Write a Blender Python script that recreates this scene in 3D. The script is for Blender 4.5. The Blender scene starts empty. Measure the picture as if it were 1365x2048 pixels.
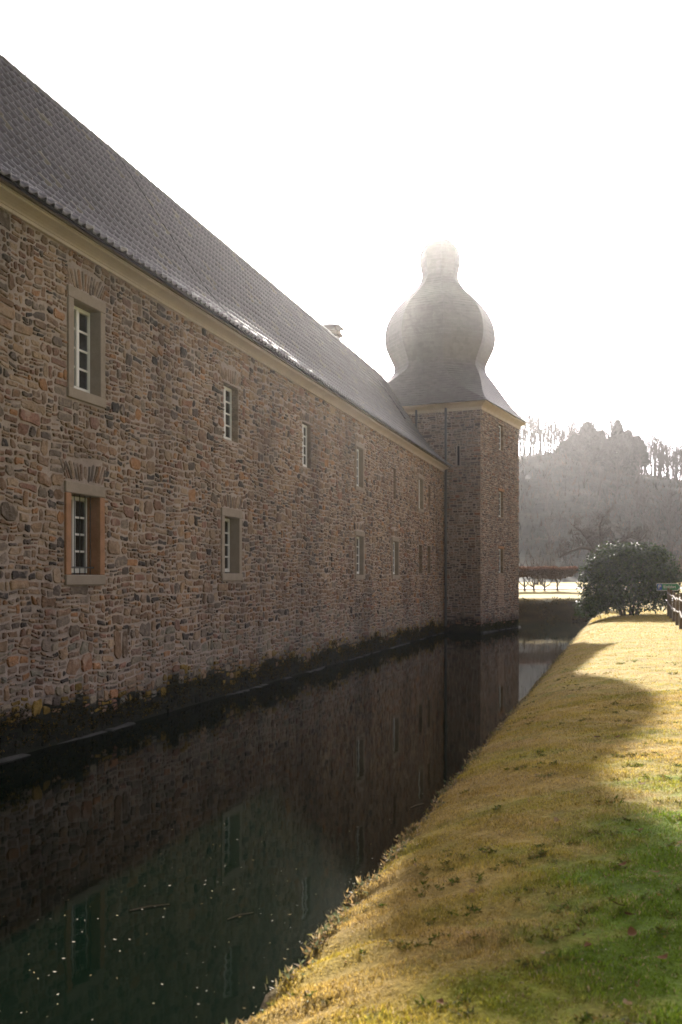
import bpy, bmesh, math, random
import numpy as np
from mathutils import Vector, Matrix, noise as mnoise

random.seed(7)
RNG = np.random.default_rng(7)
D = bpy.data
SC = bpy.context.scene
COL = SC.collection
R = math.radians

# ------------------------------------------------------------------ camera, sky, sun, exposure
SUN_EL, SUN_AZ = 22.1, 4.9            # degrees; azimuth from +Y towards +X
cam_d = D.cameras.new('camera')
cam_d.lens = 35.0
cam_d.sensor_width = 36.0
cam_d.shift_y = 0.0664
cam_d.clip_start = 0.05
cam_d.clip_end = 2000.0
cam_d.dof.use_dof = True
cam_d.dof.focus_distance = 17.0
cam_d.dof.aperture_fstop = 3.5
cam = D.objects.new('camera', cam_d)
cam.location = (0, 0, 2.4)
cam.rotation_euler = (R(90), 0, 0)
COL.objects.link(cam)
SC.camera = cam

world = D.worlds.new('World')
SC.world = world
world.use_nodes = True
wn = world.node_tree.nodes
wl = world.node_tree.links
bg = wn['Background']
sky = wn.new('ShaderNodeTexSky')
sky.sky_type = 'NISHITA'
sky.sun_disc = False
sky.sun_elevation = R(SUN_EL)
sky.sun_rotation = R(SUN_AZ)
sky.dust_density = 4.0
sky.air_density = 1.0
hsv = wn.new('ShaderNodeHueSaturation')
hsv.inputs['Saturation'].default_value = 0.15
wl.new(sky.outputs[0], hsv.inputs['Color'])
tint = wn.new('ShaderNodeMix')
tint.data_type = 'RGBA'
tint.blend_type = 'MULTIPLY'
tint.inputs[0].default_value = 1.0
tint.inputs[7].default_value = (1.0, 0.945, 1.01, 1)      # faintly rosy morning haze over the whole sky
wl.new(hsv.outputs[0], tint.inputs[6])
wl.new(tint.outputs[2], bg.inputs['Color'])
bg.inputs['Strength'].default_value = 0.064

sun_d = D.lights.new('sun', 'SUN')
sun_d.energy = 5.0
sun_d.angle = R(0.53)
sun_d.color = (1.0, 0.93, 0.84)
sun = D.objects.new('sun', sun_d)
sdir = Vector((math.sin(R(SUN_AZ)) * math.cos(R(SUN_EL)), math.cos(R(SUN_AZ)) * math.cos(R(SUN_EL)), math.sin(R(SUN_EL))))
sun.rotation_euler = sdir.to_track_quat('Z', 'Y').to_euler()
sun.location = sdir * 60
COL.objects.link(sun)

vs = SC.view_settings
vs.view_transform = 'Standard'
vs.look = 'None'
vs.exposure = 1.95
vs.gamma = 1.0
vs.use_curve_mapping = False
SC.render.engine = 'CYCLES'
SC.cycles.use_denoising = True
SC.cycles.denoiser = 'OPENIMAGEDENOISE'
SC.cycles.denoising_input_passes = 'RGB_ALBEDO_NORMAL'
SC.cycles.denoising_prefilter = 'ACCURATE'
SC.cycles.use_adaptive_sampling = False
SC.cycles.max_bounces = 6
SC.cycles.diffuse_bounces = 3
SC.cycles.glossy_bounces = 3
SC.cycles.transparent_max_bounces = 8
SC.cycles.volume_bounces = 0
SC.cycles.pixel_filter_type = 'BLACKMAN_HARRIS'
SC.cycles.filter_width = 1.7

# ------------------------------------------------------------------ materials
def new_mat(name):
    m = D.materials.new(name)
    m.use_nodes = True
    nt = m.node_tree
    return m, nt.nodes, nt.links, nt.nodes['Principled BSDF']

def ramp(n, stops):
    r = n.new('ShaderNodeValToRGB')
    el = r.color_ramp.elements
    while len(el) < len(stops):
        el.new(0.5)
    for e_, (p, c) in zip(el, stops):
        e_.position = p
        e_.color = (c[0], c[1], c[2], 1) if not isinstance(c, (int, float)) else (c, c, c, 1)
    return r

def noise(n, l, scale, detail=4, rough=0.6, coord=None, stretch=None):
    t = n.new('ShaderNodeTexNoise')
    t.inputs['Scale'].default_value = scale
    t.inputs['Detail'].default_value = detail
    t.inputs['Roughness'].default_value = rough
    if coord is not None:
        if stretch:
            mp = n.new('ShaderNodeMapping')
            mp.inputs['Scale'].default_value = stretch
            l.new(coord, mp.inputs['Vector'])
            l.new(mp.outputs[0], t.inputs['Vector'])
        else:
            l.new(coord, t.inputs['Vector'])
    return t

def mixc(n, l, kind, fac, a, b):
    m = n.new('ShaderNodeMix')
    m.data_type = 'RGBA'
    m.blend_type = kind
    for sock, v in ((m.inputs['Factor'], fac), (m.inputs['A'], a), (m.inputs['B'], b)):
        pass
    ins = {'Factor': m.inputs[0], 'A': m.inputs[6], 'B': m.inputs[7]}
    for k, v in (('Factor', fac), ('A', a), ('B', b)):
        if isinstance(v, (int, float)):
            ins[k].default_value = v if k == 'Factor' else (v, v, v, 1)
        elif isinstance(v, tuple):
            ins[k].default_value = (v[0], v[1], v[2], 1)
        else:
            l.new(v, ins[k])
    return m.outputs[2]

def bump(n, l, height, strength, dist, prev=None):
    b = n.new('ShaderNodeBump')
    b.inputs['Strength'].default_value = strength
    b.inputs['Distance'].default_value = dist
    l.new(height, b.inputs['Height'])
    if prev is not None:
        l.new(prev, b.inputs['Normal'])
    return b.outputs[0]

def weather(n, l, co, c):
    """broad damp and runoff patches, drawn out downwards"""
    nw = noise(n, l, 1.0, 5, 0.62, co, (0.55, 0.55, 0.20))
    rw_ = ramp(n, [(0.34, (0.66, 0.66, 0.68)), (0.5, (1.0, 1.0, 1.0)), (0.68, (1.14, 1.12, 1.08))])
    l.new(nw.outputs[0], rw_.inputs[0])
    return mixc(n, l, 'MULTIPLY', 1.0, c, rw_.outputs[0])

def plain(name, col, rough=0.7, var=0.25, scale=8.0, bstr=0.2, bdist=0.01, spec=0.3, metal=0.0, attr=False, scale2=60.0, stretch=None, smear=None):
    """colour with two scales of tonal noise and fine relief; attr: multiply by the mesh's own tint"""
    m, n, l, p = new_mat(name)
    tc = n.new('ShaderNodeTexCoord')
    co = tc.outputs['Object']
    n1 = noise(n, l, scale, 5, 0.65, co, stretch)
    n2 = noise(n, l, scale2, 3, 0.6, co)
    r1 = ramp(n, [(0.25, 1 - var), (0.75, 1 + var * 0.8)])
    l.new(n1.outputs[0], r1.inputs[0])
    r2 = ramp(n, [(0.3, 1 - var * 0.6), (0.7, 1 + var * 0.5)])
    l.new(n2.outputs[0], r2.inputs[0])
    if attr:
        a = n.new('ShaderNodeAttribute')
        a.attribute_name = 'tint'
        base = a.outputs['Color']
    else:
        base = col
    c = mixc(n, l, 'MULTIPLY', 1.0, base, r1.outputs[0])
    c = mixc(n, l, 'MULTIPLY', 1.0, c, r2.outputs[0])
    if smear:
        # old pointing smeared over the faces, only above the wet foot
        n4 = noise(n, l, 4.5, 6, 0.75, co)
        r4 = ramp(n, [(0.52, 0.0), (0.66, 0.75)])
        l.new(n4.outputs[0], r4.inputs[0])
        sep = n.new('ShaderNodeSeparateXYZ'); l.new(co, sep.inputs[0])
        mr = n.new('ShaderNodeMapRange'); l.new(sep.outputs['Z'], mr.inputs[0])
        mr.inputs[1].default_value = 0.5; mr.inputs[2].default_value = 1.0
        mu = n.new('ShaderNodeMath'); mu.operation = 'MULTIPLY'
        l.new(r4.outputs[0], mu.inputs[0]); l.new(mr.outputs[0], mu.inputs[1])
        c = mixc(n, l, 'MIX', mu.outputs[0], c, smear)
        c = weather(n, l, co, c)
    l.new(c, p.inputs['Base Color'])
    p.inputs['Roughness'].default_value = rough
    p.inputs['Specular IOR Level'].default_value = spec
    p.inputs['Metallic'].default_value = metal
    if bstr > 0:
        nb = bump(n, l, n1.outputs[0], bstr, bdist * 2)
        nb = bump(n, l, n2.outputs[0], bstr, bdist, nb)
        l.new(nb, p.inputs['Normal'])
    return m

M = {}
M['stone'] = plain('rubble_stone', None, 0.9, 0.42, 9, 0.9, 0.014, 0.15, attr=True, scale2=45, smear=(0.36, 0.285, 0.23))
M['stone_far'] = plain('tower_stone', None, 0.9, 0.3, 6, 0.6, 0.012, 0.15, attr=True, scale2=30)
M['surround'] = plain('grey_sandstone', (0.29, 0.235, 0.18), 0.85, 0.2, 5, 0.4, 0.006, 0.2)
M['surround_orange'] = plain('orange_sandstone', (0.34, 0.175, 0.09), 0.85, 0.3, 5, 0.4, 0.006, 0.2)
M['cornice'] = plain('cornice_plaster', (0.54, 0.465, 0.46), 0.75, 0.14, 2.2, 0.15, 0.004, 0.25)
M['cornice_cream'] = plain('cream_cornice', (0.47, 0.38, 0.28), 0.75, 0.14, 2.2, 0.15, 0.004, 0.25)
M['tile'] = plain('roof_tile', None, 0.37, 0.25, 7, 0.3, 0.004, 0.5, attr=True, scale2=70)
M['underlay'] = plain('roof_underlay', (0.03, 0.03, 0.032), 0.9, 0.2, 5, 0.1)
M['ridge'] = plain('ridge_tile', (0.075, 0.07, 0.055), 0.75, 0.35, 9, 0.3, 0.005)
M['wood_dark'] = plain('dark_timber', (0.10, 0.07, 0.045), 0.8, 0.3, 12, 0.3, 0.004)
M['paint'] = plain('white_window_paint', (0.80, 0.79, 0.76), 0.5, 0.06, 9, 0.1, 0.002, 0.4)
M['iron'] = plain('black_iron', (0.02, 0.02, 0.02), 0.55, 0.2, 20, 0.1, 0.002, 0.4)
M['zinc'] = plain('zinc_pipe', (0.09, 0.088, 0.085), 0.5, 0.2, 6, 0.1, 0.002, 0.5)
M['bark'] = plain('bark', (0.085, 0.068, 0.05), 0.9, 0.35, 12, 0.6, 0.02, 0.15)
M['bark_far'] = plain('far_bark', (0.06, 0.052, 0.045), 0.95, 0.2, 2, 0.0, 0.02, 0.1)
M['gravel'] = plain('pale_gravel', (0.50, 0.47, 0.43), 0.95, 0.12, 2, 0.2, 0.01, 0.1)
M['fence_wood'] = plain('weathered_fence_wood', (0.13, 0.095, 0.06), 0.85, 0.35, 10, 0.4, 0.006, 0.2, stretch=(1, 1, 0.15))
M['rope'] = plain('grey_rope', (0.20, 0.175, 0.15), 0.9, 0.2, 40, 0.3, 0.004, 0.1)
M['ledge'] = plain('pale_ledge_stone', (0.05, 0.05, 0.045), 0.8, 0.4, 5, 0.5, 0.012, 0.3)
M['brick_pier'] = plain('chimney_brick', (0.13, 0.10, 0.085), 0.9, 0.3, 9, 0.4, 0.01)
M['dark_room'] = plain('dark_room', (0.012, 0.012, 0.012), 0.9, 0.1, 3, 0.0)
M['sign_white'] = plain('sign_white', (0.75, 0.75, 0.72), 0.45, 0.04, 10, 0.0)
M['sign_green'] = plain('sign_green', (0.012, 0.16, 0.065), 0.4, 0.06, 10, 0.0)
M['sign_blue'] = plain('sign_blue', (0.015, 0.07, 0.28), 0.4, 0.06, 10, 0.0)
M['car_white'] = plain('car_white_paint', (0.78, 0.78, 0.78), 0.25, 0.03, 3, 0.0, spec=0.6)
M['car_glass'] = plain('car_glass', (0.015, 0.018, 0.02), 0.06, 0.05, 3, 0.0, spec=0.6)
M['rubber'] = plain('tyre_rubber', (0.02, 0.02, 0.02), 0.85, 0.1, 9, 0.1)
M['rim'] = plain('wheel_rim', (0.45, 0.45, 0.46), 0.35, 0.1, 9, 0.0, metal=0.7)
M['tail_light'] = plain('tail_light', (0.4, 0.015, 0.01), 0.25, 0.1, 9, 0.0)

def mortar_mat():
    m, n, l, p = new_mat('lime_mortar')
    tc = n.new('ShaderNodeTexCoord')
    co = tc.outputs['Object']
    n1 = noise(n, l, 3.0, 5, 0.7, co)
    n2 = noise(n, l, 38, 4, 0.7, co)
    r1 = ramp(n, [(0.25, (0.30, 0.24, 0.20)), (0.55, (0.42, 0.34, 0.285)), (0.8, (0.50, 0.41, 0.345))])
    l.new(n1.outputs[0], r1.inputs[0])
    r2 = ramp(n, [(0.3, 0.72), (0.7, 1.15)])
    l.new(n2.outputs[0], r2.inputs[0])
    c = mixc(n, l, 'MULTIPLY', 1.0, r1.outputs[0], r2.outputs[0])
    c = weather(n, l, co, c)
    # wet algae line at the foot of the wall, ragged upper edge
    sep = n.new('ShaderNodeSeparateXYZ')
    l.new(co, sep.inputs[0])
    n3 = noise(n, l, 1.6, 5, 0.7, co, (1, 1, 0.5))
    add = n.new('ShaderNodeMath'); add.operation = 'MULTIPLY_ADD'
    l.new(n3.outputs[0], add.inputs[0]); add.inputs[1].default_value = -1.1; l.new(sep.outputs['Z'], add.inputs[2])
    mr = n.new('ShaderNodeMapRange')
    l.new(add.outputs[0], mr.inputs[0])
    mr.inputs[1].default_value = -0.05; mr.inputs[2].default_value = 0.22
    mr.inputs[3].default_value = 1.0; mr.inputs[4].default_value = 0.0
    c = mixc(n, l, 'MIX', mr.outputs[0], c, (0.022, 0.024, 0.016))
    l.new(c, p.inputs['Base Color'])
    p.inputs['Roughness'].default_value = 0.92
    p.inputs['Specular IOR Level'].default_value = 0.15
    nb = bump(n, l, n1.outputs[0], 0.5, 0.03)
    nb = bump(n, l, n2.outputs[0], 0.7, 0.012, nb)
    l.new(nb, p.inputs['Normal'])
    return m
M['mortar'] = mortar_mat()

def slate_mat():
    m, n, l, p = new_mat('dome_slate')
    tc = n.new('ShaderNodeTexCoord')
    co = tc.outputs['Object']
    v = n.new('ShaderNodeTexVoronoi')
    v.inputs['Scale'].default_value = 5.0
    mp = n.new('ShaderNodeMapping'); mp.inputs['Scale'].default_value = (1, 1, 1.3)
    l.new(co, mp.inputs[0]); l.new(mp.outputs[0], v.inputs['Vector'])
    n1 = noise(n, l, 1.3, 4, 0.6, co)
    r1 = ramp(n, [(0.3, (0.078, 0.069, 0.062)), (0.7, (0.10, 0.088, 0.078))])
    l.new(n1.outputs[0], r1.inputs[0])
    hs = n.new('ShaderNodeSeparateColor'); l.new(v.outputs['Color'], hs.inputs[0])
    r2 = ramp(n, [(0.0, 0.88), (1.0, 1.12)])
    l.new(hs.outputs[0], r2.inputs[0])
    c = mixc(n, l, 'MULTIPLY', 1.0, r1.outputs[0], r2.outputs[0])
    l.new(c, p.inputs['Base Color'])
    p.inputs['Roughness'].default_value = 0.55
    l.new(bump(n, l, v.outputs['Distance'], 0.15, 0.02), p.inputs['Normal'])
    return m
M['slate'] = slate_mat()

def glass_mat():
    m, n, l, p = new_mat('old_window_glass')
    tc = n.new('ShaderNodeTexCoord')
    n1 = noise(n, l, 2.5, 2, 0.5, tc.outputs['Object'])
    p.inputs['Base Color'].default_value = (0.012, 0.016, 0.016, 1)
    p.inputs['Roughness'].default_value = 0.05
    p.inputs['Specular IOR Level'].default_value = 0.5
    l.new(bump(n, l, n1.outputs[0], 0.15, 0.02), p.inputs['Normal'])
    return m
M['glass'] = glass_mat()

def water_mat():
    m, n, l, p = new_mat('moat_water')
    tc = n.new('ShaderNodeTexCoord')
    co = tc.outputs['Object']
    n1 = noise(n, l, 1.1, 3, 0.5, co, (1.0, 0.6, 1))
    n2 = noise(n, l, 6.0, 2, 0.5, co)
    n3 = noise(n, l, 0.25, 3, 0.5, co)
    r = ramp(n, [(0.35, (0.0010, 0.0036, 0.0021)), (0.7, (0.0022, 0.0054, 0.0030))])
    l.new(n3.outputs[0], r.inputs[0])
    l.new(r.outputs[0], p.inputs['Base Color'])
    p.inputs['Roughness'].default_value = 0.035
    p.inputs['IOR'].default_value = 1.33
    p.inputs['Specular IOR Level'].default_value = 0.17
    nb = bump(n, l, n1.outputs[0], 0.035, 0.05)
    nb = bump(n, l, n2.outputs[0], 0.02, 0.02, nb)
    l.new(nb, p.inputs['Normal'])
    return m
M['water'] = water_mat()

def leafy(name, rough=0.6, transl=0.35, spec=0.3, var=0.2):
    """thin leaves or blades that carry their own tint and let light through"""
    m, n, l, p = new_mat(name)
    out = n['Material Output']
    a = n.new('ShaderNodeAttribute'); a.attribute_name = 'tint'
    p.inputs['Roughness'].default_value = rough
    p.inputs['Specular IOR Level'].default_value = spec
    l.new(a.outputs['Color'], p.inputs['Base Color'])
    t = n.new('ShaderNodeBsdfTranslucent')
    l.new(a.outputs['Color'], t.inputs['Color'])
    mx = n.new('ShaderNodeMixShader')
    mx.inputs[0].default_value = transl
    l.new(p.outputs[0], mx.inputs[1]); l.new(t.outputs[0], mx.inputs[2])
    l.new(mx.outputs[0], out.inputs['Surface'])
    return m
M['grass'] = leafy('grass_blades', 0.6, 0.45, 0.2)
M['leaf'] = leafy('glossy_evergreen_leaf', 0.55, 0.14, 0.06)
M['twig'] = leafy('fine_twigs', 0.9, 0.1, 0.1)
M['conifer'] = leafy('conifer_needles', 0.8, 0.15, 0.2)
M['moss'] = leafy('moss', 0.9, 0.2, 0.1)

def ground_mat(name, attr=True, cols=None, scale=3.0):
    m, n, l, p = new_mat(name)
    tc = n.new('ShaderNodeTexCoord')
    co = tc.outputs['Object']
    n1 = noise(n, l, scale, 6, 0.7, co)
    n2 = noise(n, l, scale * 12, 4, 0.7, co)
    if attr:
        a = n.new('ShaderNodeAttribute'); a.attribute_name = 'tint'
        base = a.outputs['Color']
    else:
        r = ramp(n, cols)
        l.new(n1.outputs[0], r.inputs[0])
        base = r.outputs[0]
    r1 = ramp(n, [(0.3, 0.7), (0.7, 1.2)]); l.new(n1.outputs[0], r1.inputs[0])
    r2 = ramp(n, [(0.3, 0.6), (0.7, 1.3)]); l.new(n2.outputs[0], r2.inputs[0])
    c = mixc(n, l, 'MULTIPLY', 1.0, base, r1.outputs[0])
    c = mixc(n, l, 'MULTIPLY', 1.0, c, r2.outputs[0])
    l.new(c, p.inputs['Base Color'])
    p.inputs['Roughness'].default_value = 0.95
    p.inputs['Specular IOR Level'].default_value = 0.1
    nb = bump(n, l, n1.outputs[0], 0.5, 0.06)
    nb = bump(n, l, n2.outputs[0], 0.8, 0.03, nb)
    l.new(nb, p.inputs['Normal'])
    return m
M['lawn'] = ground_mat('lawn_turf')
M['meadow'] = ground_mat('meadow_turf', scale=1.2)
M['hill'] = ground_mat('wooded_hillside', False, [(0.3, (0.022, 0.026, 0.020)), (0.5, (0.030, 0.034, 0.026)), (0.7, (0.050, 0.042, 0.030))], 0.12)

# ------------------------------------------------------------------ mesh helpers
class MB:
    def __init__(self):
        self.v, self.f, self.c = [], [], []
    def add(self, verts, faces, col=None):
        b = len(self.v)
        self.v.extend(verts)
        self.f.extend([tuple(b + i for i in f) for f in faces])
        self.c.extend([col or (0.5, 0.5, 0.5)] * len(verts))
        return self
    def box(self, x0, x1, y0, y1, z0, z1, col=None):
        return self.add([(x0, y0, z0), (x1, y0, z0), (x1, y1, z0), (x0, y1, z0), (x0, y0, z1), (x1, y0, z1), (x1, y1, z1), (x0, y1, z1)],
                        [(0, 3, 2, 1), (4, 5, 6, 7), (0, 1, 5, 4), (1, 2, 6, 5), (2, 3, 7, 6), (3, 0, 4, 7)], col)
    def tube(self, p0, p1, r0, r1, sides=5, col=None, cap=True):
        p0, p1 = Vector(p0), Vector(p1)
        d = (p1 - p0)
        if d.length < 1e-6:
            return self
        d.normalize()
        u = d.cross(Vector((0, 0, 1)) if abs(d.z) < 0.9 else Vector((1, 0, 0))).normalized()
        w = d.cross(u)
        vs_ = []
        for p, r in ((p0, r0), (p1, r1)):
            for i in range(sides):
                a = 2 * math.pi * i / sides
                vs_.append(tuple(p + u * (math.cos(a) * r) + w * (math.sin(a) * r)))
        fs = [(i, (i + 1) % sides, sides + (i + 1) % sides, sides + i) for i in range(sides)]
        if cap:
            fs += [tuple(range(sides))[::-1], tuple(range(sides, 2 * sides))]
        return self.add(vs_, fs, col)
    def pipe(self, pts, radii, sides=6, col=None):
        """a bent tube through points with shared rings"""
        pts = [Vector(p) for p in pts]
        vs_ = []
        for i, p in enumerate(pts):
            d = (pts[min(i + 1, len(pts) - 1)] - pts[max(i - 1, 0)]).normalized()
            u = d.cross(Vector((0.13, 0.21, 1)) if abs(d.z) < 0.9 else Vector((1, 0.1, 0))).normalized()
            w = d.cross(u)
            r = radii[i] if isinstance(radii, (list, tuple)) else radii
            for k in range(sides):
                a = 2 * math.pi * k / sides
                vs_.append(tuple(p + u * (math.cos(a) * r) + w * (math.sin(a) * r)))
        fs = []
        for i in range(len(pts) - 1):
            for k in range(sides):
                fs.append((i * sides + k, i * sides + (k + 1) % sides, (i + 1) * sides + (k + 1) % sides, (i + 1) * sides + k))
        fs += [tuple(range(sides))[::-1], tuple(range((len(pts) - 1) * sides, len(pts) * sides))]
        return self.add(vs_, fs, col)
    def mesh(self, name, mat, smooth=False):
        me = D.meshes.new(name)
        me.from_pydata(self.v, [], self.f)
        at = me.color_attributes.new('tint', 'FLOAT_COLOR', 'POINT')
        c = np.ones((len(self.v), 4), np.float32)
        c[:, :3] = np.array(self.c, np.float32).reshape(-1, 3)
        at.data.foreach_set('color', c.ravel())
        me.materials.append(mat)
        if smooth:
            me.polygons.foreach_set('use_smooth', [True] * len(me.polygons))
        me.update()
        return me
    def build(self, name, mat, parent=None, smooth=False, bevel=0.0):
        o = D.objects.new(name, self.mesh(name, mat, smooth))
        COL.objects.link(o)
        o.parent = parent
        if bevel:
            b = o.modifiers.new('bevel', 'BEVEL')
            b.width = bevel
            b.segments = 2
            b.limit_method = 'ANGLE'
        return o

def np_object(name, verts, tris, cols, mat, parent=None):
    """fast path: numpy arrays of vertices, triangles and per-vertex tint"""
    me = D.meshes.new(name)
    nv, nf = len(verts), len(tris)
    me.vertices.add(nv)
    me.vertices.foreach_set('co', np.ascontiguousarray(verts, np.float32).ravel())
    me.loops.add(nf * 3)
    me.loops.foreach_set('vertex_index', np.ascontiguousarray(tris, np.int32).ravel())
    me.polygons.add(nf)
    me.polygons.foreach_set('loop_start', np.arange(0, nf * 3, 3, dtype=np.int32))
    me.polygons.foreach_set('loop_total', np.full(nf, 3, np.int32))
    at = me.color_attributes.new('tint', 'FLOAT_COLOR', 'POINT')
    c = np.ones((nv, 4), np.float32)
    c[:, :3] = cols
    at.data.foreach_set('color', c.ravel())
    me.materials.append(mat)
    me.update(calc_edges=True)
    me.validate()
    o = D.objects.new(name, me)
    COL.objects.link(o)
    o.parent = parent
    return o

def empty(name, loc=(0, 0, 0), rz=0.0, parent=None):
    o = D.objects.new(name, None)
    o.location = loc
    o.rotation_euler = (0, 0, rz)
    o.empty_display_size = 0.5
    COL.objects.link(o)
    o.parent = parent
    return o

def tag(o, label=None, cat=None, group=None, kind=None):
    if label: o['label'] = label
    if cat: o['category'] = cat
    if group: o['group'] = group
    if kind: o['kind'] = kind
    return o

def copy_tree(o, parent=None):
    c = o.copy()
    COL.objects.link(c)
    c.parent = parent
    for ch in o.children:
        copy_tree(ch, c)
    return c

def sstep(a, b, x):
    t = np.clip((np.asarray(x, float) - a) / (b - a), 0, 1)
    return t * t * (3 - 2 * t)

def fnoise(x, y, seed=0.0, f=1.0):
    """smooth pseudo-noise in about -1..1 (sum of rotated sines)"""
    x = np.asarray(x, float) * f
    y = np.asarray(y, float) * f
    s = seed * 1.7
    return (np.sin(x * 1.31 + y * 0.73 + s) + np.sin(x * -0.57 + y * 1.91 + 2.1 * s + 1.3) + 0.7 * np.sin(x * 2.63 + y * 1.47 + 0.6 * s + 4.0)
            + 0.6 * np.sin(x * 1.12 - y * 3.07 + 1.1 * s + 0.5) + 0.45 * np.sin(x * 4.31 + y * 3.3 + s * 3.0)) / 2.6

# ------------------------------------------------------------------ plan of the place
AX, AY = -4.52, 13.2                       # a point on the long wall at the water
EX, EY = 0.27434, 0.96163                  # direction along the wall, away from the camera
WALL_RZ = math.atan2(EY, EX)
def tdist(x, y):                           # distance to the right of a line through the camera parallel to the wall
    return EY * x - EX * y
def salong(x, y):
    return (x - AX) * EX + (y - AY) * EY
BANK = -1.77
def meadow_z(y):
    return np.interp(y, [57.3, 57.9, 58.4, 59.2, 70, 74, 112, 200], [-1.0, 0.1, 1.0, 1.33, 1.70, 1.80, 2.25, 2.3])
def lawn_z(x, y):
    x = np.asarray(x, float); y = np.asarray(y, float)
    s = salong(x, y)
    d = tdist(x, y) - BANK - 0.06 * fnoise(s, s * 0.3, 2, 2.2) - 0.05 * fnoise(s, s, 5, 6.0)
    z = np.where(d > 0, 0.27 + 0.49 * (1 - np.exp(-np.maximum(d, 0) / 0.80)), np.where(d > -.08, .27 + d * 2.2, .094 + (d + .08) * 5.0))
    z = z - 0.05 * np.exp(-np.maximum(d, 0) / .05) * (d > 0) + 0.010 * fnoise(x, y, 3, 1.7) * sstep(0.1, 0.8, d) + 0.011 * fnoise(x, y, 8, 8.0) * sstep(0.1, 0.5, d)
    z = np.maximum(z, -0.9)
    k = sstep(46, 62, y)
    return np.where(d > 0, z + (np.maximum(meadow_z(np.maximum(y, 59.2)), 0.75) - 0.75 + 0.012) * k * sstep(0, 2, d), z)

STRAW = np.array((0.46, 0.335, 0.105)); OLIVE = np.array((0.34, 0.26, 0.028)); GREEN = np.array((0.125, 0.195, 0.012)); BROWN = np.array((0.32, 0.195, 0.068))
def lawn_col(x, y):
    x = np.asarray(x, float); y = np.asarray(y, float)
    t = tdist(x, y) - BANK
    a = fnoise(x, y, 1, 1.1); b = fnoise(x, y, 6, 2.9); c_ = fnoise(x, y, 11, 8.5) + .8 * fnoise(x, y, 31, 21.0)
    near = 1 - sstep(6.0, 9.5, y)
    g = np.clip(0.10 + 0.26 * a + 0.25 * b + 0.24 * c_ + near * (1.25 * sstep(0.9, 2.3, t) - 0.35 * (1 - sstep(0.3, 1.5, t))) - 0.15 * (1 - near), 0, 1)
    o = np.clip(0.50 + 0.4 * fnoise(x, y, 15, 2.1) + 0.3 * b + .3 * fnoise(x, y, 33, 14.0), 0, 1)
    br = np.clip(0.25 + 0.6 * fnoise(x, y, 19, 1.6) + 0.4 * (1 - sstep(0.2, 1.3, t)), 0, 1) * 0.48
    col = STRAW * (1 - o[..., None]) + OLIVE * o[..., None]
    col = col * (1 - br[..., None]) + BROWN * br[..., None]
    return col * (1 - g[..., None]) + GREEN * g[..., None]

def grid_object(name, xs, ys, zs, cols, mat, keep=None):
    ny, nx = xs.shape
    v = np.stack([xs, ys, zs], -1).reshape(-1, 3)
    i = np.arange(ny * nx).reshape(ny, nx)
    q = np.stack([i[:-1, :-1], i[:-1, 1:], i[1:, 1:], i[1:, :-1]], -1).reshape(-1, 4)
    if keep is not None:
        kk = keep.ravel()
        q = q[kk[q].all(1)]
    t = np.concatenate([q[:, [0, 1, 2]], q[:, [0, 2, 3]]])
    o = np_object(name, v, t, cols.reshape(-1, 3), mat)
    o.data.polygons.foreach_set('use_smooth', [True] * len(o.data.polygons))
    return o

# lawn on the near bank (grid laid along the moat)
tt = np.concatenate([np.arange(-2.6, 1.6, 0.06), np.arange(1.6, 5, 0.12), np.arange(5, 14, 0.5), np.arange(14, 75, 4.0)])
ss = np.concatenate([np.arange(-26, -14, 1.0), np.arange(-14, 6, 0.11), np.arange(6, 20, 0.25), np.arange(20, 56, 0.5)])
TT, SS = np.meshgrid(tt, ss)
BX, BY = TT * EY, -TT * EX              # point on the perpendicular through the camera
S0 = salong(0, 0)
LX = BX + (SS - S0) * EX
LY = BY + (SS - S0) * EY
LZ = lawn_z(LX, LY)
LC = lawn_col(LX, LY) * 0.8
edge_d = tdist(LX, LY) - BANK
mud = (1 - sstep(-0.05, 0.16, edge_d))[..., None]
LC = LC * (1 - mud) + np.array((0.055, 0.04, 0.025)) * mud
lawn = grid_object('lawn', LX, LY, LZ, LC, M['lawn'], (LY < 63.5))
tag(lawn, 'sloping grass bank of straw and green turf beside the moat', None, None, 'structure')

# meadow beyond the moat, rising from a dark bank to the foot of the hill
my = np.concatenate([np.arange(57.3, 59.6, 0.12), np.arange(59.6, 82, 0.6), np.arange(82, 125, 3)])
mx = np.concatenate([np.arange(-140, -4, 6), np.arange(-4, 30, 0.35), np.arange(30, 180, 5)])
MX, MY = np.meshgrid(mx, my)
MZ = meadow_z(MY) + 0.03 * fnoise(MX, MY, 4, 1.2) * sstep(58.5, 61, MY)
MY2 = MY + 0.18 * fnoise(MX, MX, 9, 1.4) * (1 - sstep(59, 62, MY))
mc = np.array((0.40, 0.29, 0.105)) * (1 - 0.5 * (0.5 + 0.5 * fnoise(MX, MY, 12, 0.8)[..., None]) * np.array((0.45, 0.1, 0.5)))
mc = mc * (1 + 0.25 * sstep(74, 80, MY)[..., None])
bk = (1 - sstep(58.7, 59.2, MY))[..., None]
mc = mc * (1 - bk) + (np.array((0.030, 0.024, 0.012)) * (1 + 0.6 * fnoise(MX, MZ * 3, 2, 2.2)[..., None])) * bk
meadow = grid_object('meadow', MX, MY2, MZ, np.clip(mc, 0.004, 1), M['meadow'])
tag(meadow, 'yellow winter meadow and dark earth bank beyond the moat', None, None, 'structure')

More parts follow.
